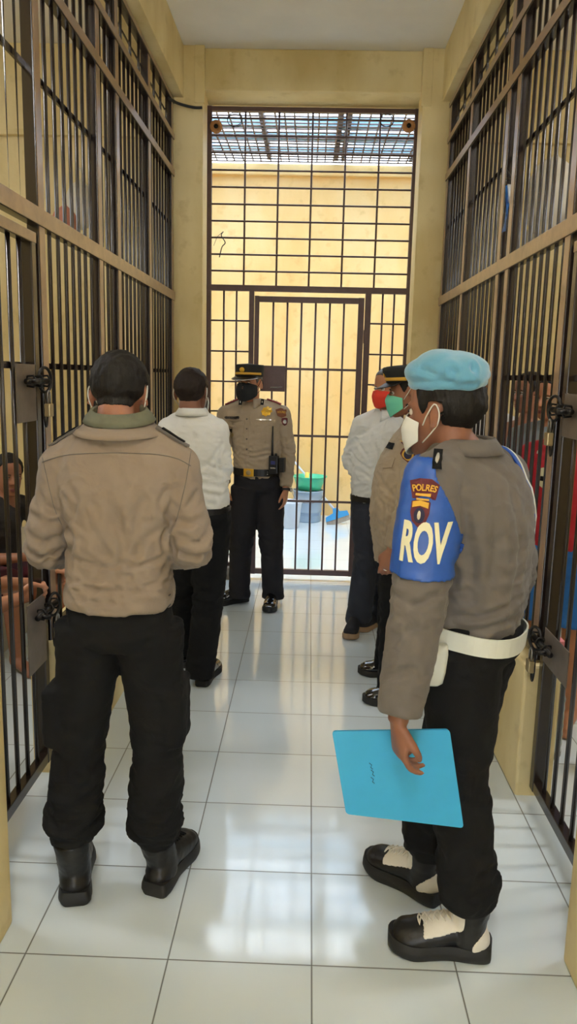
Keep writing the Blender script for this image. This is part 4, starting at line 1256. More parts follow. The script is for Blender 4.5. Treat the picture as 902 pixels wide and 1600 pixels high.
# ---- officer seen from behind, khaki shirt and black cargo trousers
def officer_back():
    Y = 2.20
    S = dict(k=1.0)
    S['pel'] = P(189, 967, Y); S['chest'] = P(188, 800, Y+.01); S['neck'] = P(186, 668, Y+.03)
    S['hipf'] = (.02, 1, 0); S['shf'] = (.0, 1, 0)
    S['H'] = Frame(P(188, 618, Y+.10), (.0, 1, -.42), (0, .38, 1), 1.0)
    eL, eR = P(70, 852, Y+.0), P(302, 852, Y+.0)
    wL, wR = P(118, 868, Y+.25), P(252, 868, Y+.25)
    S['arms'] = [(P(96, 728, Y+.02), eL, wL, hd((.45, .8, .15), (.6, -.2, .1), (.1, .2, 1), .7, rad=(.066, .058, .058, .056, .046))),
                 (P(277, 728, Y+.02), eR, wR, hd((-.45, .8, .15), (-.6, -.2, .1), (-.1, .2, 1), .7, rad=(.066, .058, .058, .056, .046)))]
    hl = PZ(112, 1416); hr = PZ(240, 1403)
    S['legs'] = [leg(P(143, 984, Y), P(122, 1170, Y-.01), P(112, 1330, hl[1]+.05), (hl[0]+.01, hl[1]+.005), (-.28, 1)),
                 leg(P(234, 984, Y), P(248, 1170, Y+.0), P(240, 1325, hr[1]+.06), (hr[0], hr[1]+.01), (.24, 1))]
    root = person('person with bowed head and back turned, in khaki shirt and black cargo trousers', (-.57, 2.2))
    B = make_body(S, root, .005, MT['skin'])
    prof = [(.085, .150, .118, .130), (.11, .157, .124, .138), (.16, .159, .124, .136), (.25, .150, .118, .126), (.36, .148, .118, .118), (.55, .152, .122, .120), (.72, .172, .125, .124), (.86, .172, .105, .108), (.95, .120, .080, .090), (1.03, .066, .064, .070)]
    bk = lambda px, py: P(px, py, Y-.115)
    st = [(bk(185, 800), bk(198, 850), .012, -.006), (bk(178, 770), bk(150, 740), .014, -.004), (bk(205, 770), bk(250, 745), .014, -.004),
          (bk(104, 905), bk(180, 915), .007, -.006), (bk(180, 918), bk(272, 900), .007, -.006), (bk(110, 925), bk(200, 935), .006, .005), (bk(190, 930), bk(275, 918), .006, -.005),
          (bk(120, 885), bk(200, 893), .008, .004), (bk(200, 890), bk(270, 878), .008, -.005), (bk(105, 820), bk(125, 870), .009, -.005), (bk(265, 815), bk(245, 865), .009, -.005),
          (bk(120, 780), bk(140, 820), .01, -.004), (bk(262, 775), bk(240, 820), .01, -.004)]
    G = make_shirt(S, root, MT['khaki'], prof, seed=3, strokes=st, vox=.0065, amp=1.1, ex=2.7)
    px_folds(G, [([(183, 775), (186, 830), (200, 875)], .013, -.007), ([(160, 760), (175, 800), (182, 840)], .012, -.004), ([(230, 770), (212, 810), (205, 850)], .012, -.004),
                 ([(100, 885), (140, 905), (190, 908), (240, 900), (274, 885)], .009, -.008), ([(103, 902), (150, 922), (205, 922), (270, 905)], .008, -.008),
                 ([(100, 925), (130, 912), (160, 915)], .008, .006), ([(185, 935), (230, 925), (277, 930)], .008, -.006), ([(112, 870), (150, 885), (185, 888)], .008, -.005),
                 ([(268, 862), (235, 880), (200, 886)], .008, -.006), ([(110, 935), (150, 942), (190, 945)], .007, -.005), ([(200, 905), (215, 860), (240, 830)], .012, -.004),
                 ([(99, 815), (112, 840), (108, 870)], .010, -.007), ([(272, 812), (255, 840), (262, 872)], .010, -.007), ([(110, 760), (118, 790), (104, 820)], .010, -.005), ([(262, 760), (250, 790), (268, 815)], .010, -.005),
                 ([(45, 800), (70, 818), (97, 812)], .010, -.007), ([(38, 830), (62, 846), (96, 838)], .010, -.008), ([(45, 862), (70, 870), (98, 858)], .009, -.008), ([(58, 760), (72, 790), (92, 800)], .010, -.005),
                 ([(330, 800), (300, 818), (276, 812)], .010, -.007), ([(334, 832), (306, 848), (275, 838)], .010, -.008), ([(326, 865), (300, 872), (276, 858)], .009, -.008), ([(312, 760), (296, 790), (280, 800)], .010, -.005),
                 ([(150, 690), (188, 700), (230, 690)], .010, -.003)], 1.2)
    # yoke seam across the shoulders
    bv = bvh_of(G['V'], G['F'])
    def on(px, py, Yd=Y-.5, off=.001):
        o = V3(0, 0, CAM_H); p = P(px, py, Y); d = unit(p-o)
        h = bv.ray_cast(Vector(o+d*.5), Vector(d))
        return None if h[0] is None else V3(*h[0])+V3(*h[1])*off
    def seam(pts, r, m, name):
        q = [on(*p) for p in cat2(pts)]; q = [p for p in q if p is not None]
        if len(q) > 2: MB().tube(q, r, 6).build(name, m, root, True)
    def cat2(pts):
        c = cat_rom([(a, b, 0) for a, b in pts], 6); return [(q[0], q[1]) for q in c]
    seam([(66, 722), (95, 713), (130, 709), (188, 708), (240, 710), (275, 716), (298, 728)], .0011, MT['khaki_dark'], 'yoke_seam')
    seam([(64, 700), (72, 740), (84, 790), (96, 820)], .001, MT['khaki_dark'], 'sleeve_seam')
    seam([(299, 700), (292, 745), (282, 790), (275, 815)], .001, MT['khaki_dark'], 'sleeve_seam')
    # epaulettes
    for s, a, b in ((-1, P(125, 668, Y+.03), P(72, 690, Y+.03)), (1, P(252, 668, Y+.03), P(300, 690, Y+.03))):
        m2 = (a+b)/2; d = unit(b-a)
        decal('epaulette', g_rect(.105, .045, 12, 5), m2+UP*.02, d if s > 0 else -d, V3(0, 1, 0), bv, .008, MT['khaki_dark'], root, .006, reach=.12)
        decal('shoulder_board', g_rect(.075, .030, 10, 4), m2+UP*.02, d if s > 0 else -d, V3(0, 1, 0), bv, .012, MT['black_cloth'], root, .005, reach=.12)
    collar(S['neck']+V3(0, .012, .004), (0, 1, .18), (0, -.05, 1), MT['collar_green'], root, r=.074, h=.048, leaf=.030, gap=.6, flare=1.06, sy=1.0)
    collar(S['neck']+V3(0, .008, -.018), (0, 1, .1), (0, -.05, 1), MT['khaki'], root, r=.086, h=.026, leaf=.022, gap=.6, flare=1.15, name='collar_leaf', sy=1.0)
    hair_cap(B, S['H'], root, MT['hair'], .011, back=-.066, seed=2)
    face_mask(B, S['H'], root, MT['mask_white'], 'white face mask', True, pleats=True)
    add_eyes(S['H'], root)
    # trousers with cargo pockets
    def pk(mb):
        for s, c in ((-1, P(92, 1112, Y)), (1, P(278, 1112, Y))):
            mb.obox(c+V3(-s*.012, 0, 0), (.044, 0, .0), (0, .085, 0), (0, 0, .093), .03)
            mb.obox(c+V3(-s*.012, 0, .085), (.040, 0, 0), (0, .09, 0), (-.0, 0, .020), .015)
    T = make_pants(S, root, MT['black_cloth'], True, rad=(.104, .092, .078, .083, .07), seed=8, extra=pk, top=.15, hw=-.012, vox=.008, amp=1.2)
    bt = bvh_of(T['V'], T['F'])
    band(S['pel']+UP*.07, (0, 1, 0), UP, .150, .112, .120, .035, 'belt', MT['leather'], root)
    for (h, d, ank), lab in zip(((hl, (-.28, 1), None), (hr, (.24, 1), None)), ('l', 'r')):
        f = S['legs'][0 if lab == 'l' else 1][3]
        an = S['legs'][0 if lab == 'l' else 1][2]
        add_boot(f, root, ank=(an[0], an[1], .2), lace=MT['black_cloth'])
    return S, B, G
officer_back()

# ---- man in white shirt seen from behind
def white_back():
    Y = 3.88
    S = dict(k=1.0)
    S['pel'] = P(312, 805, Y); S['chest'] = P(305, 715, Y); S['neck'] = P(301, 648, Y)
    S['hipf'] = (.15, 1, 0); S['shf'] = (.12, 1, 0)
    S['H'] = Frame(P(300, 614, Y+.03), (.15, 1, -.12), (0, .1, 1))
    S['arms'] = [(P(266, 672, Y), P(254, 740, Y-.02), P(275, 765, Y+.22), hd((.6, .7, .2), (0, .2, -1), (.2, .6, .8), .5)),
                 (P(338, 674, Y), P(346, 735, Y-.01), P(322, 762, Y+.22), hd((-.6, .7, .1), (0, .2, -1), (-.2, .6, .8), .5))]
    S['legs'] = [leg(P(296, 815, Y), P(288, 915, Y+.12), P(284, 1020, Y+.28), (P(284, 1020, Y+.22)[0], Y+.22), (-.1, 1)),
                 leg(P(330, 815, Y), P(325, 935, Y+.01), P(314, 1055, Y), (PZ(313, 1078)[0], PZ(313, 1078)[1]+.04), (.15, 1))]
    root = person('person seen from behind in white shirt and black trousers, facing the capped officer', (P(313, 1078, Y)[0], Y))
    B = make_body(S, root, .006, MT['skin_dark'])
    prof = [(.05, .150, .108, .115), (.12, .158, .115, .122), (.28, .160, .122, .122), (.5, .165, .128, .122), (.72, .178, .128, .124), (.86, .165, .105, .108), (.95, .115, .078, .088), (1.02, .064, .062, .064)]
    G = make_shirt(S, root, MT['white_cloth'], prof, seed=13, rad=(.068, .062, .058, .054, .042))
    px_folds(G, [([(262, 700), (285, 730), (320, 742)], .012, -.006), ([(345, 700), (325, 725), (300, 735)], .012, -.006), ([(270, 780), (310, 770), (345, 775)], .010, -.007),
                 ([(280, 765), (315, 755), (350, 758)], .010, -.006), ([(300, 670), (303, 700), (300, 730)], .014, -.004), ([(350, 690), (340, 715), (345, 740)], .010, -.006)])
    collar(S['neck']+UP*-.004, (0, 1, 0), (0, 0, 1), MT['white_cloth'], root)
    hair_cap(B, S['H'], root, MT['hair_brown'], .010, back=-.055, seed=4)
    face_mask(B, S['H'], root, MT['mask_white'], 'white face mask')
    add_eyes(S['H'], root)
    make_pants(S, root, MT['black_cloth'], False, rad=(.104, .098, .082, .080, .078), seed=18, top=.12)
    band(S['pel']+(S['chest']-S['pel'])*.12, (.15, 1, 0), UP, .160, .113, .118, .034, 'belt', MT['leather'], root)
    for l in S['legs']: add_boot(l[3], root, shaft=.08, mu=MT['patent'], name='shoe')
white_back()

# ---- officer facing the camera
def officer_front():
    Y = 5.38
    S = dict(k=1.0)
    S['pel'] = P(402, 752, Y); S['chest'] = P(400, 672, Y); S['neck'] = P(393, 630, Y)
    f = (-.22, -1, 0)
    S['hipf'] = f; S['shf'] = f
    S['H'] = Frame(P(390, 599, Y-.03), (-.42, -1, -.05), (0, 0, 1))
    S['arms'] = [(P(354, 648, Y-.03), P(347, 705, Y-.02), P(352, 760, Y-.06), hd((.02, -.1, -1), (1, .3, 0), (0, -1, 0), .3)),
                 (P(440, 648, Y+.03), P(450, 706, Y+.02), P(447, 764, Y-.05), hd((-.02, -.15, -1), (-1, .2, 0), (-.2, -1, 0), .3))]
    S['legs'] = [leg(P(385, 765, Y-.02), P(377, 845, Y-.03), P(374, 918, Y), (PZ(388, 932)[0], 5.46), (-.95, -.65)),
                 leg(P(420, 765, Y+.02), P(424, 845, Y-.02), P(427, 925, Y), (P(428, 930, Y)[0]-.01, 5.44), (-.05, -1))]
    root = person('person in khaki uniform, black face mask and peaked cap, standing by the far gate', (-.36, 5.4))
    B = make_body(S, root, .006, MT['skin_tan'])
    prof = [(.04, .150, .108, .112), (.14, .160, .125, .115), (.28, .164, .138, .115), (.5, .168, .140, .118), (.72, .178, .130, .124), (.86, .162, .104, .108), (.95, .115, .078, .088), (1.02, .064, .062, .064)]
    G = make_shirt(S, root, MT['khaki_light'], prof, seed=23, vox=.007, amp=.8)
    px_folds(G, [([(372, 700), (395, 708), (425, 700)], .010, -.006), ([(380, 712), (400, 716), (430, 708)], .009, -.006), ([(445, 680), (448, 700), (455, 710)], .010, -.006),
                 ([(438, 665), (436, 685), (430, 705)], .010, -.007), ([(442, 715), (450, 725), (455, 740)], .009, -.006), ([(360, 665), (362, 690), (372, 705)], .010, -.005)])
    bv = bvh_of(G['V'], G['F'])
    fu = unit(V3(1, -.22, 0)); F_ = unit(f)
    def dec(name, geo, px, py, m, off=.003, u=None, th=.002, label=None, v=UP):
        return decal(name, geo, pixhit(bv, px, py), fu if u is None else u, v, bv, off*.7, m, root, th, reach=.08, label=label)
    collar(S['neck']+UP*-.006, F_, (0, 0, 1), MT['khaki_light'], root, gap=.9, tip=.04, flare=1.12)
    hair_cap(B, S['H'], root, MT['hair_grey'], .004, seed=6, back=-.05)
    face_mask(B, S['H'], root, MT['mask_black'], 'black face mask', pleats=False, strapm=MT['mask_black'], top=.012)
    add_eyes(S['H'], root)
    # cap: crown, gold strap, badge and visor
    H = S['H']
    def cap(H, root, crown_r=.103, hgt=.075, flare=1.06, trim='silver'):
        R = []
        for z, k_, dy in ((.048, .92, 0), (.05, 1.0, 0), (.075, 1.0, 0), (.10, 1.02*flare/1.06, -.002), (.118, 1.03*flare/1.06, -.004), (.126, .97, -.004), (.128, .6, -.004), (.129, .05, -.004)):
            R.append([H.w(crown_r*.88*k_*math.sin(a), dy-.008+crown_r*1.08*k_*math.cos(a), z+.006*math.cos(a)) for a in np.linspace(0, 2*math.pi, 37)[:-1]])
        c = MB().rings(R).build('cap', MT['dark_wool'], root, True)
        R = []
        for z, g in ((.058, .001), (.060, .0035), (.070, .0035), (.072, .001)):
            R.append([H.w((crown_r*.88+g)*math.sin(a), -.008+(crown_r*1.08+g)*math.cos(a), z+.006*math.cos(a)) for a in np.linspace(-1.45, 1.45, 25)])
        n_ = 25; V = [p for r in R for p in r]; Fq = [(i*n_+k, i*n_+k+1, (i+1)*n_+k+1, (i+1)*n_+k) for i in range(3) for k in range(n_-1)]
        V2, F2 = shell(np.array(V), np.array(Fq), .002); mk('gold_strap', V2, F2, MT['gold_thread'], c, True)
        V = []
        for t in np.linspace(0, 1, 6):
            for a in np.linspace(-1.2, 1.2, 19):
                rx, ry = crown_r*.88, crown_r*1.08
                e = t*.055*math.cos(a*.95)**.7
                V.append(H.w((rx+e*.4)*math.sin(a), -.008+ry*math.cos(a)+e, .050-.028*t*math.cos(a*.9)+.006*math.cos(a)))
        Fq = [(i*19+k, i*19+k+1, (i+1)*19+k+1, (i+1)*19+k) for i in range(5) for k in range(18)]
        V2, F2 = shell(np.array(V), np.array(Fq), .003); v_ = mk('visor', V2, F2, MT['leather'], c, True)
        edge = V[5*19:6*19]
        MB().tube(edge, .0028, 6).build('visor_trim', MT[trim], v_, True)
        ce = H.w(0, crown_r*1.08-.002, .096)
        MB().ell(ce, (.020, .007, .017), H.R, 16, 10).build('cap_badge', MT['gold'], c, True)
        return c
    cap(H, root)
    # pockets, placket, badges
    for px, lab in ((370, 0), (413, 1)):
        dec('chest_pocket', g_rect(.115, .13, 8, 8), px if lab == 0 else 413, 676, MT['khaki_light'], .004, th=.004)
        dec('pocket_flap', g_poly([(-.062, .025), (.062, .025), (.062, -.015), (0, -.030), (-.062, -.015)], 5), px if lab == 0 else 413, 662, MT['khaki_light'], .0075, th=.004)
    dec('placket', g_rect(.035, .36, 4, 20), 386, 684, MT['khaki_light'], .0035, th=.003)
    for py in (655, 670, 686, 702):
        dec('button', g_disc(.006, 12), 386, py, MT['khaki_dark'], .006)
    dec('star_badge', g_star(.033, 8, .8), 416, 643.5, MT['gold'], .010, th=.006, label='gold shield badge')
    dec('star_emblem', g_star(.016, 5, .45), 417, 642.5, MT['gold_thread'], .013, th=.003)
    dec('ribbon_bar', g_rect(.092, .007, 8, 1), 412, 656, MT['silver'], .010, th=.003)
    dec('name_tape', g_rect(.088, .018, 8, 2), 363, 652.5, MT['khaki_dark'], .006, th=.002)
    dec('name_letters', g_text('EDY SUNOTO', .0165, .01, .95), 363, 652.5, MT['black_cloth'], .009, th=.002)
    dec('round_badge', g_disc(.020, 20), 362, 679, MT['brass'], .012, th=.004)
    dec('round_badge_strap', g_rect(.022, .035, 4, 4), 361, 673, MT['leather'], .011, th=.003)
    dec('sleeve_patch', g_poly([(-.038, .02), (0, .032), (.038, .02), (.030, -.022), (0, -.034), (-.030, -.022)], 5), 440, 645, MT['patch_brown'], .004, u=unit(V3(1, .5, 0)), label='brown shoulder patch')
    dec('patch_letters', g_text('POLRES', .020, .01, .8, arc=.09), 440, 644, MT['gold_thread'], .007, u=unit(V3(1, .5, 0)))
    dec('sleeve_crest', g_shield(.042, .056), 445, 659, MT['patch_maroon'], .004, u=unit(V3(1, .5, 0)), label='maroon crest with silver centre')
    dec('crest_centre', g_disc(.011, 14, .015), 445, 659, MT['silver'], .007, u=unit(V3(1, .5, 0)))
    for px in (376, 410):
        a = P(px-1, 623, Y)
        cp = P(px, 628, Y-.09)
        MB().obox(cp, fu*.011, UP*.020+F_*-.008, F_*.002, .001).build('collar_tab', MT['black_cloth'], root)
        MB().ell(cp+F_*.003, (.0045, .003, .010), np.array([fu, F_, UP]), 10, 8).build('collar_pin', MT['silver'], root, True)
    for a, b in ((P(376, 630, Y), P(350, 637, Y-.02)), (P(413, 629, Y+.02), P(443, 638, Y+.03))):
        d = unit(b-a); c = (a+b)/2
        uu = d if d[0] > 0 else -d
        decal('shoulder_board', g_rect(.105, .046, 8, 4), c+UP*.02, uu, V3(0, 1, 0), bv, .012, MT['board_red'], root, .008, reach=.1)
        for q in (-.025, -.005, .015):
            decal('rank_stripe', g_rect(.008, .040, 2, 4), c+UP*.02+uu*q, uu, V3(0, 1, 0), bv, .015, MT['silver'], root, .003, reach=.1)
    make_pants(S, root, MT['navy_cloth'], False, rad=(.110, .103, .086, .080, .080), seed=28, top=.13, amp=.8)
    bc = S['pel']+(S['chest']-S['pel'])*.21
    bl = band(bc, f, UP, .163, .128, .116, .048, 'belt', MT['leather'], root)
    bb = bvh_of([bl.matrix_world.translation*0+v.co for v in bl.data.vertices], [tuple(p.vertices) for p in bl.data.polygons])
    fc = bc+F_*.134+fu*-.02
    MB().obox(fc, fu*.036, UP*.027, F_*.005, .004).build('buckle', MT['gold'], bl)
    MB().ell(fc+F_*.005, (.018, .004, .018), np.array([fu, F_, UP]), 16, 8).build('buckle_emblem', MT['brass'], bl, True)
    for q in (.095, .108):
        for z in (.008, -.008): MB().ell(bc+F_*.108+fu*q+UP*z, (.004,)*3, n=10, m=6).build('belt_stud', MT['silver'], bl, True)
    for l in S['legs']: add_boot(l[3], root, shaft=.09, mu=MT['patent'], name='shoe')
    # radio held on the belt
    rc = P(428, 726, Y-.13)
    t = thing('handheld_radio', 'black handheld radio with long antenna clipped to the belt of the officer facing us', 'radio', rc-UP*.07)
    MB().obox(rc, fu*.032, F_*.022, UP*.062, .006).build('radio_body', MT['plastic_black'], t)
    MB().obox(rc+F_*.022+UP*.015, fu*.016, F_*.002, UP*.012, .001).build('display', MT['screen'], t)
    for q in (-1, 0, 1): MB().obox(rc+F_*.022+UP*-.022+fu*q*.013, fu*.005, F_*.002, UP*.005, .001).build('key', MT['silver'], t)
    a = rc+UP*.062-fu*.012
    MB().tube([a, a+UP*.03, a+UP*.20], [.009, .008, .0045], 10).build('antenna', MT['plastic_black'], t, True)
    MB().tube([rc+UP*.06+fu*.014, rc+UP*.078+fu*.014], .008, 12).build('volume_knob', MT['plastic_black'], t, True)
    c2 = rc+fu*.058+F_*-.01
    MB().obox(c2, fu*.020, F_*.024, UP*.05, .006).build('radio_pouch', MT['leather'], t)
    # watch
    wr, el = S['arms'][1][2], S['arms'][1][1]; ax = unit(wr-el)
    wc = wr+ax*.004
    w_ = band(wc, f, ax, .034, .030, .030, .016, 'watch', MT['leather'], root, .003, ex=2.1)
    MB().lathe(wc+V3(.034, -.012, 0), [(0, 0), (.016, 0), (.016, .008), (.013, .010), (0, .010)], 18, (1, -.35, 0)).build('watch_case', MT['silver'], w_, True)
    return cap
make_cap = officer_front()

# ---- man in white shirt with the red mask
def white_red():
    Y = 4.86
    S = dict(k=1.0)
    f = unit(V3(-.62, -.80, 0))
    S['pel'] = P(585, 790, Y); S['chest'] = P(587, 700, Y); S['neck'] = P(600, 648, Y)
    S['hipf'] = f; S['shf'] = f
    S['H'] = Frame(P(607, 606, Y-.03), (-.80, -.62, -.12), (0, 0, 1))
    S['arms'] = [(P(566, 664, Y-.02), P(549, 716, Y+.10), P(567, 757, Y-.02), hd((.55, -.25, -.8), (.3, .6, 0), (-.3, -.8, 0), .5)),
                 (P(622, 668, Y+.03), P(640, 725, Y+.02), P(636, 775, Y-.12), hd((-.1, -.3, -1), (-.8, 0, 0), (0, -1, 0), .4))]
    S['legs'] = [leg(P(575, 800, Y), P(574, 870, Y-.02), P(562, 940, Y+.02), (P(560, 955, Y)[0], Y+.06), (-.25, -1)),
                 leg(P(607, 800, Y+.03), P(604, 875, Y+.02), P(602, 945, Y+.10), (P(602, 945, Y)[0], Y+.16), (-.7, -.8))]
    root = person('grey-haired person in white shirt and red face mask near the far gate', (P(575, 960, Y)[0], Y))
    B = make_body(S, root, .006, MT['skin_tan'])
    prof = [(.05, .150, .105, .108), (.14, .156, .112, .115), (.28, .158, .118, .115), (.5, .162, .122, .116), (.72, .172, .122, .120), (.86, .158, .100, .104), (.95, .112, .076, .086), (1.02, .062, .060, .062)]
    G = make_shirt(S, root, MT['white_cloth'], prof, seed=33, rad=(.066, .062, .060, .056, .044), amp=1.3)
    px_folds(G, [([(552, 680), (565, 700), (575, 715)], .011, -.008), ([(548, 705), (560, 722), (575, 730)], .010, -.008), ([(556, 735), (570, 740), (580, 750)], .010, -.006),
                 ([(580, 680), (590, 710), (592, 745)], .012, -.006), ([(600, 675), (602, 705), (598, 740)], .012, -.005)])
    bv = bvh_of(G['V'], G['F'])
    collar(S['neck']+UP*-.006, f, (0, 0, 1), MT['white_cloth'], root, gap=.7, tip=.045)
    fu = np.cross(UP, -f)
    decal('placket', g_rect(.032, .38, 4, 20), P(588, 700, Y-.15), -np.cross(f, UP)*-1*-1, UP, bv, .003, MT['white_cloth'], root, .003, reach=.4)
    hair_cap(B, S['H'], root, MT['hair_grey'], .012, seed=8)
    face_mask(B, S['H'], root, MT['mask_red'], 'red face mask', strapm=MT['mask_white'])
    add_eyes(S['H'], root, hairm=MT['hair_grey'])
    make_pants(S, root, MT['denim'], False, rad=(.106, .100, .084, .082, .082), seed=38, top=.12, amp=1.2)
    band(S['pel']+(S['chest']-S['pel'])*.13, f, UP, .158, .112, .114, .034, 'belt', MT['leather'], root)
    for l in S['legs']: add_boot(l[3], root, shaft=.08, mu=MT['navy_cloth'], ms=MT['tan_sole'], name='shoe')
white_red()

# ---- officer in profile with the green mask
def officer_green():
    Y = 3.92
    S = dict(k=1.0)
    f = unit(V3(-1, -.12, 0))
    S['pel'] = P(628, 855, Y); S['chest'] = P(630, 745, Y); S['neck'] = P(655, 662, Y)
    S['hipf'] = f; S['shf'] = f
    S['H'] = Frame(P(638, 613, Y), (-1, .10, -.10), (0, 0, 1), 1.02)
    S['arms'] = [(P(652, 702, Y-.15), P(638, 790, Y-.19), P(612, 860, Y-.20), hd((-.25, 0, -1), (.2, 1, 0), (-1, 0, .2), .35)),
                 (P(650, 702, Y+.18), P(640, 790, Y+.21), P(620, 860, Y+.16), hd((-.2, 0, -1), (0, -1, 0), (-1, 0, .2), .35))]
    S['legs'] = [leg(P(628, 872, Y-.06), P(618, 970, Y-.09), P(612, 1075, Y-.16), (.60, Y-.19), (-1, -.05)),
                 leg(P(626, 872, Y+.08), P(615, 960, Y+.10), P(606, 1040, Y+.17), (.60, Y+.17), (-1, .05))]
    root = person('person in khaki uniform, green face mask and peaked cap, standing side-on', (.52, Y))
    B = make_body(S, root, .006, MT['skin'])
    prof = [(-.12, .165, .140, .128), (.0, .168, .146, .128), (.14, .168, .160, .120), (.30, .168, .168, .118), (.5, .168, .160, .118), (.72, .178, .135, .124), (.86, .164, .105, .108), (.95, .115, .078, .088), (1.02, .064, .062, .064)]
    G = make_shirt(S, root, MT['khaki_light'], prof, seed=43, vox=.007, rad=(.072, .066, .058, .056, .046))
    px_folds(G, [([(590, 740), (605, 765), (620, 780)], .012, -.007), ([(585, 770), (600, 790), (615, 800)], .012, -.007), ([(588, 810), (600, 825), (615, 835)], .011, -.006),
                 ([(622, 730), (628, 770), (620, 800)], .011, -.008), ([(612, 790), (628, 800), (640, 790)], .009, -.006), ([(595, 850), (602, 800), (618, 760)], .012, -.005)])
    bv = bvh_of(G['V'], G['F'])
    collar(S['neck']+UP*-.006, f, (0, 0, 1), MT['khaki_light'], root, gap=.8, tip=.04)
    u = unit(V3(1, .05, 0))
    def dec(name, geo, px, py, m, off=.003, u=u, th=.002, label=None, v=UP):
        return decal(name, geo, pixhit(bv, px, py), u, v, bv, off, m, root, th, reach=.08, label=label)
    dec('sleeve_patch', g_poly([(-.050, .022), (-.02, .040), (.02, .040), (.050, .022), (.038, -.020), (-.038, -.020)], 5), 639, 692, MT['patch_maroon'], .004, label='maroon shoulder patch with gold letters')
    dec('patch_letters', g_text('POLRES', .026, .015, .85, arc=.12), 639, 690, MT['gold_thread'], .007)
    dec('sleeve_crest', g_shield(.058, .072), 639, 711, MT['patch_maroon'], .004)
    dec('crest_ring', g_disc(.022, 20, .027), 639, 711, MT['gold_thread'], .006)
    dec('crest_centre', g_disc(.015, 16, .020), 639, 711, MT['patch_navy'], .009)
    dec('name_tape', g_rect(.075, .030, 6, 3), 611, 697, MT['black_cloth'], .006, u=unit(V3(.9, -.9, 0)), label='black name tape')
    dec('pocket_flap', g_poly([(-.06, .025), (.06, .025), (.06, -.02), (0, -.032), (-.06, -.02)], 5), 603, 722, MT['khaki_light'], .006, th=.004, u=unit(V3(.55, -.83, 0)))
    a, b = P(655, 682, Y-.07), P(650, 697, Y-.16)
    decal('shoulder_board', g_rect(.048, .10, 4, 8), (a+b)/2+UP*.03, V3(1, 0, 0), (a-b)+V3(0, .04, 0), bv, .010, MT['dark_wool'], root, .006, reach=.12)
    decal('rank_mark', g_rect(.034, .012, 4, 2), (a+b)/2+UP*.03, V3(1, 0, 0), (a-b)+V3(0, .04, 0), bv, .013, MT['silver'], root, .003, reach=.12)
    MB().obox(P(637, 668, Y-.09), (.010, 0, .01), (0, .002, 0), (.004, 0, .022), .001).build('collar_tab', MT['black_cloth'], root)
    hair_cap(B, S['H'], root, MT['hair'], .005, seed=16, back=-.05)
    face_mask(B, S['H'], root, MT['mask_green'], 'green face mask')
    add_eyes(S['H'], root)
    make_cap(S['H'], root, .104, flare=1.2, trim='leather')
    make_pants(S, root, MT['black_cloth'], False, rad=(.108, .102, .084, .080, .078), seed=48, top=.05)
    band(S['pel']+UP*.05, f, UP, .158, .118, .118, .04, 'belt', MT['leather'], root)
    for l in S['legs']: add_boot(l[3], root, shaft=.09, mu=MT['patent'], name='shoe')
    # ring on the finger
    w0 = S['arms'][0][2]
    band(w0+V3(-.027, -.006, -.098), f, unit(V3(-.25, 0, -1)), .0095, .0095, .0095, .005, 'finger_ring', MT['silver'], root, .0015, ex=2)
officer_green()

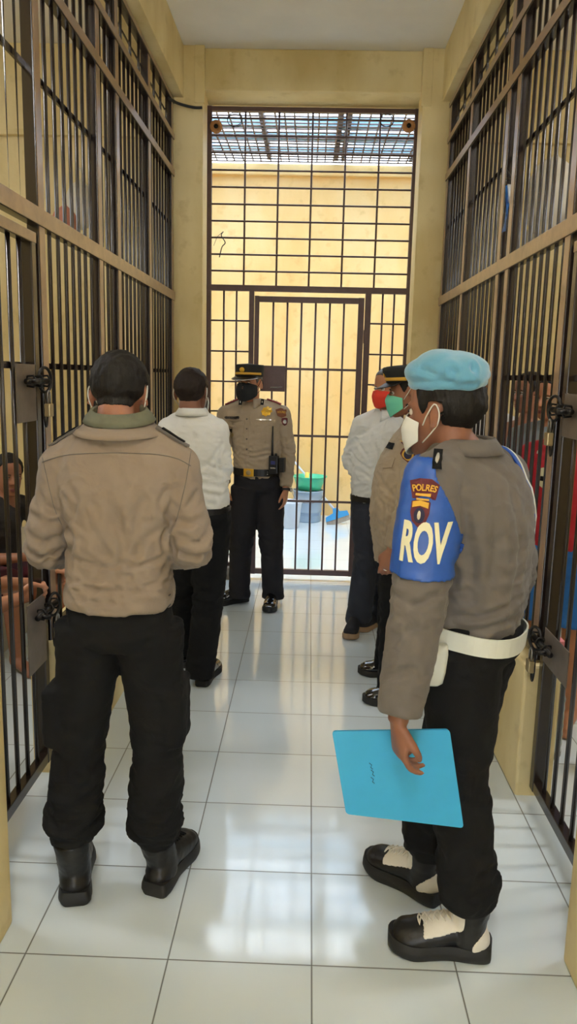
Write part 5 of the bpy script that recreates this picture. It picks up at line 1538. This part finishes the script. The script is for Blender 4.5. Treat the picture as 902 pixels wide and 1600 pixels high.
# ---- military policeman with the beret, folder in the left hand
def beret_man():
    S = dict(k=1.0)
    f = unit(V3(-.72, .70, 0))
    S['pel'] = P(742, 988, 2.08); S['chest'] = P(742, 830, 2.07); S['neck'] = P(727, 706, 2.07)
    S['hipf'] = unit(V3(-.9, .42, 0)); S['shf'] = f
    S['H'] = Frame(P(692, 645, 2.08), (-.80, .60, -.02), (0, 0, 1), 1.0)
    wL = P(622, 1128, 1.785)
    S['arms'] = [(P(676, 748, 1.95), P(655, 935, 1.85), wL, hd((.10, .0, -1), (.93, .30, .1), (-.25, -.95, 0), .5, curls=(.42, .55, .62, .66), thumb=.55, sp=.4, rad=(.070, .074, .070, .066, .055))),
                 (P(788, 742, 2.19), P(806, 900, 2.26), P(740, 1010, 2.42), hd((-.8, .3, -.4), (0, -1, 0), (0, 0, 1), .5, rad=(.070, .066, .060, .056, .046)))]
    hl, tl = PZ(762, 1492), PZ(610, 1478); hr, tr = PZ(686, 1412), PZ(580, 1352)
    dl = unit(tl-hl); dr = unit(tr-hr)
    aL = V3(*hl)+dl*.06; aR = V3(*hr)+dr*.06
    S['legs'] = [leg(P(724, 1022, 2.02), P(718, 1215, 2.00), (aL[0]+.005, aL[1], .12), hl, dl),
                 leg(P(748, 1022, 2.15), P(690, 1210, 2.20), (aR[0], aR[1], .12), hr, dr)]
    root = person('person in grey-khaki shirt, sky blue beret and blue brassard, holding a blue folder', (.47, 2.1))
    B = make_body(S, root, .0045, MT['skin_dark'])
    prof = [(.02, .145, .118, .112), (.08, .155, .126, .124), (.2, .158, .130, .132), (.36, .160, .132, .142), (.55, .166, .132, .146), (.72, .178, .130, .146), (.86, .170, .108, .126), (.95, .118, .080, .098), (1.03, .068, .064, .070)]
    bk = lambda px, py: P(px, py, 1.93)
    st = [(P(745, 760, 1.98), P(738, 960, 1.98), .014, -.007), (P(780, 760, 2.03), P(800, 920, 2.03), .014, -.005), (P(700, 950, 1.95), P(810, 940, 2.0), .010, -.005),
          (P(690, 905, 1.93), P(790, 900, 1.97), .009, -.005), (P(715, 870, 1.95), P(725, 780, 1.95), .012, -.007), (P(700, 980, 1.95), P(800, 965, 2.0), .008, .005)]
    G = make_shirt(S, root, MT['khaki_dark'], prof, seed=53, vox=.0065, strokes=st, ex=2.6, amp=.9)
    px_folds(G, [([(742, 760), (735, 850), (742, 950)], .016, -.009), ([(768, 740), (775, 840), (765, 930)], .016, -.007), ([(795, 750), (815, 850), (800, 940)], .014, -.006), ([(722, 770), (728, 820), (722, 870)], .012, -.009),
                 ([(700, 915), (740, 925), (800, 900)], .012, -.008), ([(705, 960), (760, 962), (812, 935)], .010, -.008), ([(700, 985), (750, 985), (805, 965)], .009, -.007), ([(705, 880), (715, 900), (700, 930)], .010, -.007),
                 ([(612, 930), (650, 945), (690, 925)], .012, -.007), ([(605, 1000), (650, 985), (688, 1000)], .012, -.006), ([(600, 1060), (640, 1045), (665, 1060)], .010, -.006), ([(650, 950), (640, 1020), (620, 1090)], .012, -.005),
                 ([(740, 715), (780, 735), (820, 770)], .012, -.005)], 1.1)
    bv = bvh_of(G['V'], G['F'])
    collar(S['neck']+V3(-.004, .0, -.004), f, unit(V3(-.12, .08, 1)), MT['khaki_dark'], root, r=.071, h=.040, gap=.8, leaf=.036, tip=.045, flare=1.04, sy=1.1)
    hair_cap(B, S['H'], root, MT['hair'], .010, back=-.042, seed=9)
    face_mask(B, S['H'], root, MT['mask_white'], 'white face mask')
    add_eyes(S['H'], root)
    # beret
    H = S['H']; mb = MB()
    tilt = Frame(H.w(.0, -.010, .074), H.y, H.z*1-H.y*.14-H.x*.10, 1.0)
    mb.ell(tilt.w(.0, -.008, .040), (.092, .102, .050), tilt.R, 36, 18)
    mb.ell(tilt.w(-.010, .040, .038), (.080, .070, .044), tilt.R, 30, 16)
    mb.ell(tilt.w(0.0, -.002, .004), (.088, .108, .030), tilt.R, 30, 16)
    mb.ell(tilt.w(-.02, .01, .052), (.070, .070, .046), tilt.R, 24, 14)
    mb.ell(tilt.w(.045, -.01, .02), (.072, .085, .036), tilt.R, 24, 14)
    mb.ell(tilt.w(-.015, -.075, .022), (.062, .040, .038), tilt.R, 24, 14)
    V, F = remesh(mb, .005, 6)
    N = normals(V, F); l = tilt.l(V)
    V = V+N*(.0035*wnoise(V, 6, 4, (1, 1, 1.6)))[:, None]
    V = folds(V, normals(V, F), [(tilt.w(-.05, -.02, .06), tilt.w(-.09, -.07, .035), .009, -.007), (tilt.w(-.02, -.06, .06), tilt.w(-.06, -.11, .04), .008, -.007), (tilt.w(-.07, .04, .055), tilt.w(-.10, -.02, .03), .01, -.004), (tilt.w(-.09, -.075, .0), tilt.w(-.05, -.125, .0), .012, -.008)])
    b_ = mk('beret', V, F, MT['beret'], root, True)
    R = [H.w(.076*math.sin(a), -.012+.096*math.cos(a), .070+.010*math.cos(a)) for a in np.linspace(0, 2*math.pi, 41)[:-1]]
    MB().tube(R, .0055, 8, closed=True).build('beret_band', MT['leather'], b_, True)
    # brassard wrapped round the left upper arm
    sh, el = S['arms'][0][0], S['arms'][0][1]; ax = unit(el-sh)
    zb, zt = P(640, 893, 1.9)[2], P(650, 742, 1.93)[2]
    back = unit(V3(1, -.25, 0))
    def pr(V):
        r = V-sh; t = r@ax; q = r-t[:, None]*ax; u_ = q@back; dd = np.linalg.norm(q, axis=1)
        lim = .016+.105*np.clip((zt-V[:, 2])/(zt-zb), 0, 1)**.8
        return (V[:, 2] > zb+.06*np.clip(-u_, 0, 1)) & (V[:, 2] < zt+.045) & (dd < .105) & (u_ < lim) & ((q@V3(.5, .85, 0)) < .055)
    BR = patch_of(G, pr, .007, .004, MT['band_blue'], 'brassard', root, 'blue brassard with crest and pale letters', 6)
    bb = bvh_of(BR['V'], BR['F'])
    nu = unit(V3(.90, -.30, 0)); lv = unit(V3(-.06, 0, 1)+nu*-.10)
    D = lambda name, geo, px, py, m, off, th=.0015, label=None, u=None: decal(name, geo, pixhit(bb, px, py), nu if u is None else u, lv, bb, off, m, root, th, reach=.08, label=label)
    D('brassard_letters', g_text('ROV', .124, .035, .44), 661, 852, MT['letter'], .003, .002, 'pale block letters')
    D('brassard_patch', g_poly([(-.040, .018), (-.015, .026), (.015, .026), (.040, .018), (.028, -.022), (-.028, -.022)], 5), 664, 766, MT['patch_maroon'], .003, .002)
    D('patch_letters', g_text('POLRES', .021, .02, .82, arc=.10), 664, 763, MT['gold_thread'], .005, .0015)
    D('patch_line', g_rect(.036, .006, 6, 1), 662, 774, MT['gold_thread'], .005, .0015)
    D('patch_line', g_rect(.030, .004, 6, 1), 661, 781, MT['gold_thread'], .004, .0015)
    D('crest', g_shield(.046, .064), 656, 803, MT['patch_maroon'], .003, .002)
    D('crest_border', g_poly([(-.019, .026), (-.019, .012), (0, .018), (.019, .012), (.019, .026), (0, .030)], 3), 656, 803, MT['gold_thread'], .005, .0015)
    D('crest_centre', g_disc(.013, 16, .018), 656, 806, MT['patch_navy'], .005, .0015)
    D('crest_mark', g_disc(.004, 10, .010), 656, 806, MT['silver'], .007, .0015)
    # blue and white cord round the right shoulder
    shR = S['arms'][1][0]
    ring = []
    for a in np.linspace(0, 2*math.pi, 33)[:-1]:
        o_ = shR+V3(.0, .0, .01)+unit(V3(.66, .75, 0))*-.02
        d = unit(f)*math.cos(a)*1.0+UP*math.sin(a)
        h = bv.ray_cast(Vector(o_+d*.25), Vector(-d))
        ring.append(V3(*h[0])+V3(*h[1])*.004 if h[0] is not None else o_+d*.08)
    MB().tube(ring, .0055, 8, closed=True).build('shoulder_cord', MT['white_web'], root, True)
    MB().tube([p+unit(V3(.66, .75, 0))*-.011+UP*.001 for p in ring], .006, 8, closed=True).build('shoulder_cord', MT['band_blue'], root, True, 'blue cord')
    # collar tab with a small silver pin
    c = P(688, 729, 1.98)
    decal('collar_tab', g_rect(.020, .040, 4, 6), P(684, 720, 1.95), V3(1, -.2, 0), V3(.25, 0, 1), bv, .012, MT['black_cloth'], root, .003)
    decal('collar_pin', g_disc(.004, 10, .010), P(684, 720, 1.95), V3(1, -.2, 0), V3(.25, 0, 1), bv, .016, MT['silver'], root, .003)
    # trousers, white belt and holster
    T = make_pants(S, root, MT['black_cloth'], True, rad=(.108, .102, .082, .084, .07), seed=58, top=.14, vox=.008, amp=1.1, hw=-.002)
    ub = unit(V3(.09, .0, 1))
    bc = S['pel']+(S['chest']-S['pel'])*.045
    bl = band(bc, S['hipf'], ub, .162, .128, .134, .050, 'belt', MT['white_web'], root, .005, ex=2.6)
    MB().obox(P(792, 985, 1.985), (.008, .004, 0), (0, .006, 0), (0, 0, .036), .002).build('belt_loop', MT['black_cloth'], root)
    ho = P(678, 1038, 1.93)
    R = []
    for z, w, t_ in ((.055, .034, .018), (.03, .036, .020), (-.02, .032, .018), (-.05, .026, .014), (-.058, .015, .008)):
        R.append([ho+V3(w*math.copysign(abs(math.cos(a))**.6, math.cos(a)), t_*math.copysign(abs(math.sin(a))**.7, math.sin(a)), z) for a in np.linspace(0, 2*math.pi, 25)[:-1]])
    MB().rings(R).build('pouch', MT['white_web'], bl, True, 'white pouch on the belt')
    # white panelled boots
    for l in S['legs']:
        FF = l[3]
        b, bV, bF = add_boot(FF, root, ank=(l[2][0], l[2][1], .20), lace=MT['white_leather'])
        GB = dict(V=bV, F=bF)
        def p1(V):
            q = FF.l(V); return (q[:, 1] > .075) & (q[:, 1] < .195) & (q[:, 2] > .062+.25*np.abs(q[:, 1]-.13)-.010) & (q[:, 2] > .10-.30*(q[:, 1]-.075)+.0) & (q[:, 2] < .155+.3*(.12-q[:, 1]))
        def p2(V):
            q = FF.l(V); return (q[:, 1] < .060) & (q[:, 2] > .034+.0*q[:, 1]) & (q[:, 2] < .115-.85*q[:, 1])
        patch_of(GB, p1, .002, .001, MT['white_leather'], 'tongue_panel', b, it=5)
        patch_of(GB, p2, .002, .001, MT['white_leather'], 'heel_panel', b, it=5)
    # the folder
    c4 = [P(519, 1143, 1.835), P(703, 1140, 1.855), P(725, 1294, 1.86), P(541, 1272, 1.84)]
    ctr = sum(c4)/4
    u = unit(c4[1]-c4[0]); v = unit(c4[0]-c4[3]); n = unit(np.cross(u, v)); 
    def quad(sx, sy):
        a, b = (1+sx)/2, (1+sy)/2
        return (c4[3]*(1-a)+c4[2]*a)*(1-b)+(c4[0]*(1-a)+c4[1]*a)*b
    ol = []
    for cx, cy, a0 in ((1, 1, 0), (-1, 1, 90), (-1, -1, 180), (1, -1, 270)):
        for a in np.linspace(a0, a0+90, 6):
            r = .06; rx, ry = r, r*1.25
            ol.append((cx*(1-rx)+rx*math.cos(math.radians(a)), cy*(1-ry)+ry*math.sin(math.radians(a))))
    t = thing('folder', 'sky blue card folder hanging from the beret wearer\'s left hand', 'folder', quad(0, -1))
    for name, off, sc in (('front_cover', 0.0, 1.0), ('back_cover', .006, .995)):
        A_ = [quad(x*sc, y*sc)+n*(-off) for x, y in ol]; B_ = [p-n*.0022 for p in A_]; m_ = len(ol)
        mk(name, A_+B_, [tuple(range(m_)), tuple(range(2*m_-1, m_-1, -1))]+[(i, m_+i, m_+(i+1) % m_, (i+1) % m_) for i in range(m_)], MT['folder'], t)
    sc_ = MB()
    for (x, y) in ((-.46, .28), (-.45, .12), (-.47, -.05)):
        p = quad(x, y)+n*.0008
        sc_.tube([p, p+u*.006-v*.006, p+u*.002-v*.013, p+u*.007-v*.018], .0007, 5)
    sc_.build('pen_mark', MT['ink'], t)
    # pen between thumb and fingers
    return S
beret_man()
# ---- people inside the cells
def inmate(label, pel, chest, neck, head, f, hf, arms, legs, shirt=None, sleeve=.45, shorts=None, to=.9, skin='skin', hairlift=0.0, hair='hair', seed=1, k=.97, prof=None, mouth=True, cap=None, vox=.007, thick=.012):
    S = dict(k=k, barefoot=True)
    S['pel'], S['chest'], S['neck'] = V3(*pel), V3(*chest), V3(*neck)
    S['hipf'] = unit(V3(*f)); S['shf'] = unit(V3(*f)); S['H'] = Frame(head, hf, (0, 0, 1), .98)
    S['arms'] = arms; S['legs'] = legs
    root = person(label, (legs[0][2][0]*.5+legs[1][2][0]*.5, legs[0][2][1]*.5+legs[1][2][1]*.5))
    B = make_body(S, root, vox, MT[skin])
    pr = prof or [(.0, .160, .112, .118), (.15, .158, .118, .114), (.3, .158, .118, .112), (.5, .162, .124, .114), (.72, .174, .124, .120), (.86, .160, .102, .104), (.95, .108, .074, .084), (1.0, .066, .062, .064)]
    G = None
    if shirt: G = make_shirt(S, root, MT[shirt], pr, sleeve=sleeve, seed=seed, vox=.009, rad=(.066, .064, .06, .056, .046), amp=.8)
    if shorts: make_pants(S, root, MT[shorts], False, rad=(.106, .102, .085, .082, .08), seed=seed+3, top=.10, to=to, vox=.010, name='shorts')
    if cap is None: hair_cap(B, S['H'], root, MT[hair], thick, seed=seed+7, lift=hairlift)
    add_eyes(S['H'], root)
    # lips
    H = S['H']
    L = MB().ell(H.w(0, .0895, -.0665), (.021, .006, .0042), H.R, 14, 6).ell(H.w(0, .089, -.0755), (.018, .006, .005), H.R, 14, 6)
    L.build('lips', MT['lip'], root, True)
    return S, root, B, G

def stand_legs(x, y, f, w=.085, hipz=.86, kneez=.48):
    f = unit(V3(*f)); r = np.cross(f, UP); c = V3(x, y, 0)
    out = []
    for s in (-1, 1):
        h = c+r*s*w
        out.append(leg(h+UP*hipz, h+f*.02+r*s*.01+UP*kneez, h+r*s*.02-f*.01+UP*.085, (h+r*s*.02-f*.06), f+r*s*.15))
    return out
def sit_legs(x, y, z, f, ground=0.0, reach=.42, w=.10):
    f = unit(V3(*f)); r = np.cross(f, UP); c = V3(x, y, 0); out = []
    for s in (-1, 1):
        h = c+r*s*w+UP*(z+.02); kn = h+f*reach+r*s*.05+UP*.02; an = V3(kn[0], kn[1], .085)+f*.02
        out.append((h, kn, an, foot_frame(an-f*.05, f)))
    return out

MT['dark_tee'] = mat('dark_printed_tee', srgb(38, 38, 42), 0.85, vscale=16, col2=srgb(60, 58, 60), bump=.3, bscale=600)
MT['grey_tee'] = mat('blue_grey_tee', srgb(128, 138, 142), 0.85, var=.06, bump=.3, bscale=600)
MT['stripe_tee'] = mat('grey_streaked_tee', srgb(120, 120, 122), 0.85, vscale=10, col2=srgb(86, 86, 90), bump=.3, bscale=600, stretch=(1, 1, 5))
MT['pale_tee'] = mat('pale_tee', srgb(214, 216, 220), 0.85, bump=.3, bscale=600)
MT['red_jersey'] = mat('red_jersey', srgb(178, 24, 44), 0.6, var=.12, vscale=6, bump=.3, bscale=600)
MT['plaid'] = mat('maroon_plaid', srgb(92, 24, 38), 0.85, vscale=14, col2=srgb(40, 26, 40))
MT['blue_shorts'] = mat('bright_blue_shorts', srgb(28, 104, 186), 0.6, var=.2, vscale=7)
MT['black_shorts'] = mat('dark_shorts', srgb(28, 28, 34), 0.8, var=.2)

# left cell: seated, looking out, dark tee
hx = P(13, 742, 4.35)
x, y = hx[0]-.06, 4.32
f = unit(V3(.75, -.55, 0)); r = np.cross(f, UP)
nk = V3(hx[0]-.03, hx[1]+.02, hx[2]-.155)
lg = sit_legs(x-.05, y+.05, .42, f, reach=.40)
nk2 = nk
arms = []
for s in (-1, 1):
    sh = nk2+r*s*.175-UP*.06; el = sh+r*s*.05-UP*.25+f*.08; wr = el+f*.19-r*s*.15+UP*.03
    arms.append((sh, el, wr, hd(-r*s*.9+f*.5, (-f), UP, .4)))
o_ = inmate('seated person in dark printed tee behind the left bars, face between two bars', (x-.05, y+.05, .50), (x-.03, y+.02, .80), nk2, hx, f, (.62, -.78, -.1), arms, lg, 'dark_tee', .45, 'plaid', .85, 'skin', seed=61)

# left cell: squatting by the door, fists round two bars
yb1 = PX(58, 918, XL); yb2 = PX(92, 905, XL)
px_, py_ = -1.66, 2.50
f = unit(V3(.45, .9, 0)); r = np.cross(f, UP)
nk = V3(-1.50, 2.60, 1.10); lg = sit_legs(px_, py_, .42, f, reach=.30)
w1 = V3(XL-.055, yb1[1]-.045, yb1[2]-.035); w2 = V3(XL-.060, yb2[1]-.03, yb2[2]-.015)
def grip(px_y, z, wr):
    return hd(V3(.55, .85, .25), V3(.85, -.5, 0), V3(0, -.1, 1), .9, curls=(.9, .95, 1.0, 1.05), thumb=.9)
shR = nk+r*.175-UP*.06; shL = nk-r*.175-UP*.06
arms = [(shR, (shR+w1)/2+V3(-.02, -.08, -.15), w1, grip(yb1[1], yb1[2], w1)),
        (shL, (shL+w2)/2+V3(-.02, -.02, -.10), w2, grip(yb2[1], yb2[2], w2))]
inmate('seated person in grey streaked tee reaching out to grip the left bars with both fists', (px_, py_, .50), (px_+.05, py_+.05, .85), nk, nk+V3(.05, .04, .165), f, (.6, .8, -.1), arms, lg, 'stripe_tee', .45, 'black_shorts', .9, 'skin_tan', seed=64, vox=.005)

# right cell
def stand(label, px, py, Y, f, hf, shirt, shorts, skin, seed, hairlift=0.0, armspec=None, top=1.0, **kw):
    h = P(px, py, Y); f = unit(V3(*f)); r = np.cross(f, UP); x, y = h[0], h[1]
    kz = h[2]/1.57
    nk = V3(x, y, h[2]-.16)-f*.02
    arms = []
    for s in (-1, 1):
        sh = nk+r*s*.185-UP*.065
        if armspec == 'fold':
            el = sh+r*s*.03-UP*.26+f*.06; wr = el+f*.20-r*s*.16+UP*.02
            arms.append((sh, el, wr, hd(-r*s+f*.3, -f, UP, .4)))
        else:
            el = sh+r*s*.05-UP*.28-f*.02; wr = el-UP*.24+f*.06
            arms.append((sh, el, wr, hd(-UP+f*.15, -r*s, f, .35)))
    lg = stand_legs(x, y-.0, f, hipz=.86*kz, kneez=.47*kz)
    return inmate(label, (x, y, .90*kz), (x, y, 1.22*kz), nk, h, f, hf, arms, lg, shirt, .45, shorts, .85, skin, hairlift, seed=seed, **kw)
stand('bare-chested person standing behind the right bars between two others', 826, 614, 4.65, (-.5, -.85, 0), (-.9, -.4, -.05), None, 'black_shorts', 'skin', 71)
stand('person in blue-grey tee behind the right bars, face turned to the corridor', 860, 622, 4.30, (-.7, -.7, 0), (-.75, -.65, -.05), 'grey_tee', 'black_shorts', 'skin_tan', 72)
stand('person in pale tee deepest inside the right cell, beside the column', 766, 612, 5.35, (-.7, -.7, 0), (-.8, -.6, 0), 'pale_tee', 'black_shorts', 'skin', 73)
S_, root_, B_, G_ = stand('person in red football jersey and bright blue shorts behind the right door bolt', 896, 640, 3.60, (-.6, -.8, 0), (-.6, -.8, -.1), 'red_jersey', 'blue_shorts', 'skin_tan', 74)
bvj = bvh_of(G_['V'], G_['F'])
f_ = unit(V3(-.6, -.8, 0)); u_ = np.cross(UP, -f_)*-1
u_ = unit(V3(.8, -.6, 0))
c_ = S_['chest']+f_*.13+UP*.02
decal('jersey_crest', g_shield(.09, .10), c_-u_*.06, u_, UP, bvj, .003, MT['letter'], root_, .002, reach=.1)
decal('jersey_crest_bar', g_rect(.05, .02, 4, 2), c_-u_*.06, u_, UP, bvj, .006, MT['black_cloth'], root_, .002, reach=.1)
for q in (-.145, .145):
    for d in (-.008, .008):
        decal('shoulder_stripe', g_rect(.007, .12, 1, 8), S_['neck']+u_*(q+d)-UP*.02+f_*.0, u_, unit(f_+V3(0, 0, .001)), bvj, .003, MT['white_cloth'], root_, .002, reach=.1)
# ------------------------------------------------------------------ light
W = bpy.data.worlds.new('World'); SC.world = W; W.use_nodes = True
nt = W.node_tree; bg = nt.nodes['Background']
tc = nt.nodes.new('ShaderNodeTexCoord'); sp = nt.nodes.new('ShaderNodeSeparateXYZ'); rp = nt.nodes.new('ShaderNodeValToRGB')
nt.links.new(tc.outputs['Generated'], sp.inputs[0]); nt.links.new(sp.outputs[2], rp.inputs[0]); nt.links.new(rp.outputs[0], bg.inputs[0])
rp.color_ramp.elements[0].position = 0.0; rp.color_ramp.elements[0].color = (.62, .66, .72, 1)
rp.color_ramp.elements[1].position = 0.7; rp.color_ramp.elements[1].color = (.80, .90, 1.0, 1)
bg.inputs[1].default_value = SKY
sd = bpy.data.lights.new('sun', 'SUN'); sd.energy = SUN; sd.angle = math.radians(35); sd.color = (1, .95, .86)
so = bpy.data.objects.new('sun', sd); COL.objects.link(so)
so.rotation_euler = (math.radians(32), math.radians(4), 0)
# unseen fill lamps added under the ceiling: one in each cell and one in the corridor behind the viewpoint
MT['fill_glow'] = mat('fill_tube_glow', (.98, .985, 1, 1), .5, emit=CORR)
def lamp(x, y, L_, e, lab, rot=False):
    z = CEIL if not rot else CEIL-.06
    if rot: MB().tube([(x, y, z), (x, y, z+.06)], .01, 8)
    if rot: bx = (x-.012, x+.012, y-L_/2, y+L_/2)
    else: bx = (x-L_/2, x+L_/2, y-.04, y+.04)
    t = thing('fill_strip_lamp', lab, 'lamp', (x, y, z-.06))
    MB().box(*bx, z-.045, CEIL-.001, .004).build('housing', MT['white_film'], t)
    a = (x, y-L_/2+.02, z-.062) if rot else (x-L_/2+.02, y, z-.062)
    b = (x, y+L_/2-.02, z-.062) if rot else (x+L_/2-.02, y, z-.062)
    MB().tube([a, b], .013, 12).build('fill_tube', MT['fill_glow' if rot else 'white_film'], t, True)
    if rot: return
    ld = bpy.data.lights.new('fill_strip_light', 'AREA'); ld.shape = 'RECTANGLE'; ld.size = L_; ld.size_y = .12; ld.energy = e; ld.color = (1, .96, .9)
    lo = bpy.data.objects.new('fill_strip_light', ld); COL.objects.link(lo); lo.location = (x, y, z-.09)
    if rot: lo.rotation_euler = (0, 0, math.pi/2)
lamp(-2.3, 2.6, 1.2, CELL, 'added unseen white strip lamp lighting the left cell')
lamp(2.2, 2.6, 1.2, CELL, 'added unseen white strip lamp lighting the right cell')
lamp(-0.04, -0.6, 1.2, CORR, 'added unseen white strip lamp brightening the corridor from behind the viewpoint', True)
SC.view_settings.view_transform = 'Standard'
SC.view_settings.look = 'None'
SC.view_settings.gamma = 1
SC.view_settings.use_curve_mapping = False
SC.view_settings.exposure = EXPO
SC.cycles.max_bounces = 8
SC.cycles.diffuse_bounces = 5
SC.cycles.glossy_bounces = 4
SC.cycles.sample_clamp_indirect = 8
SC.cycles.use_denoising = True
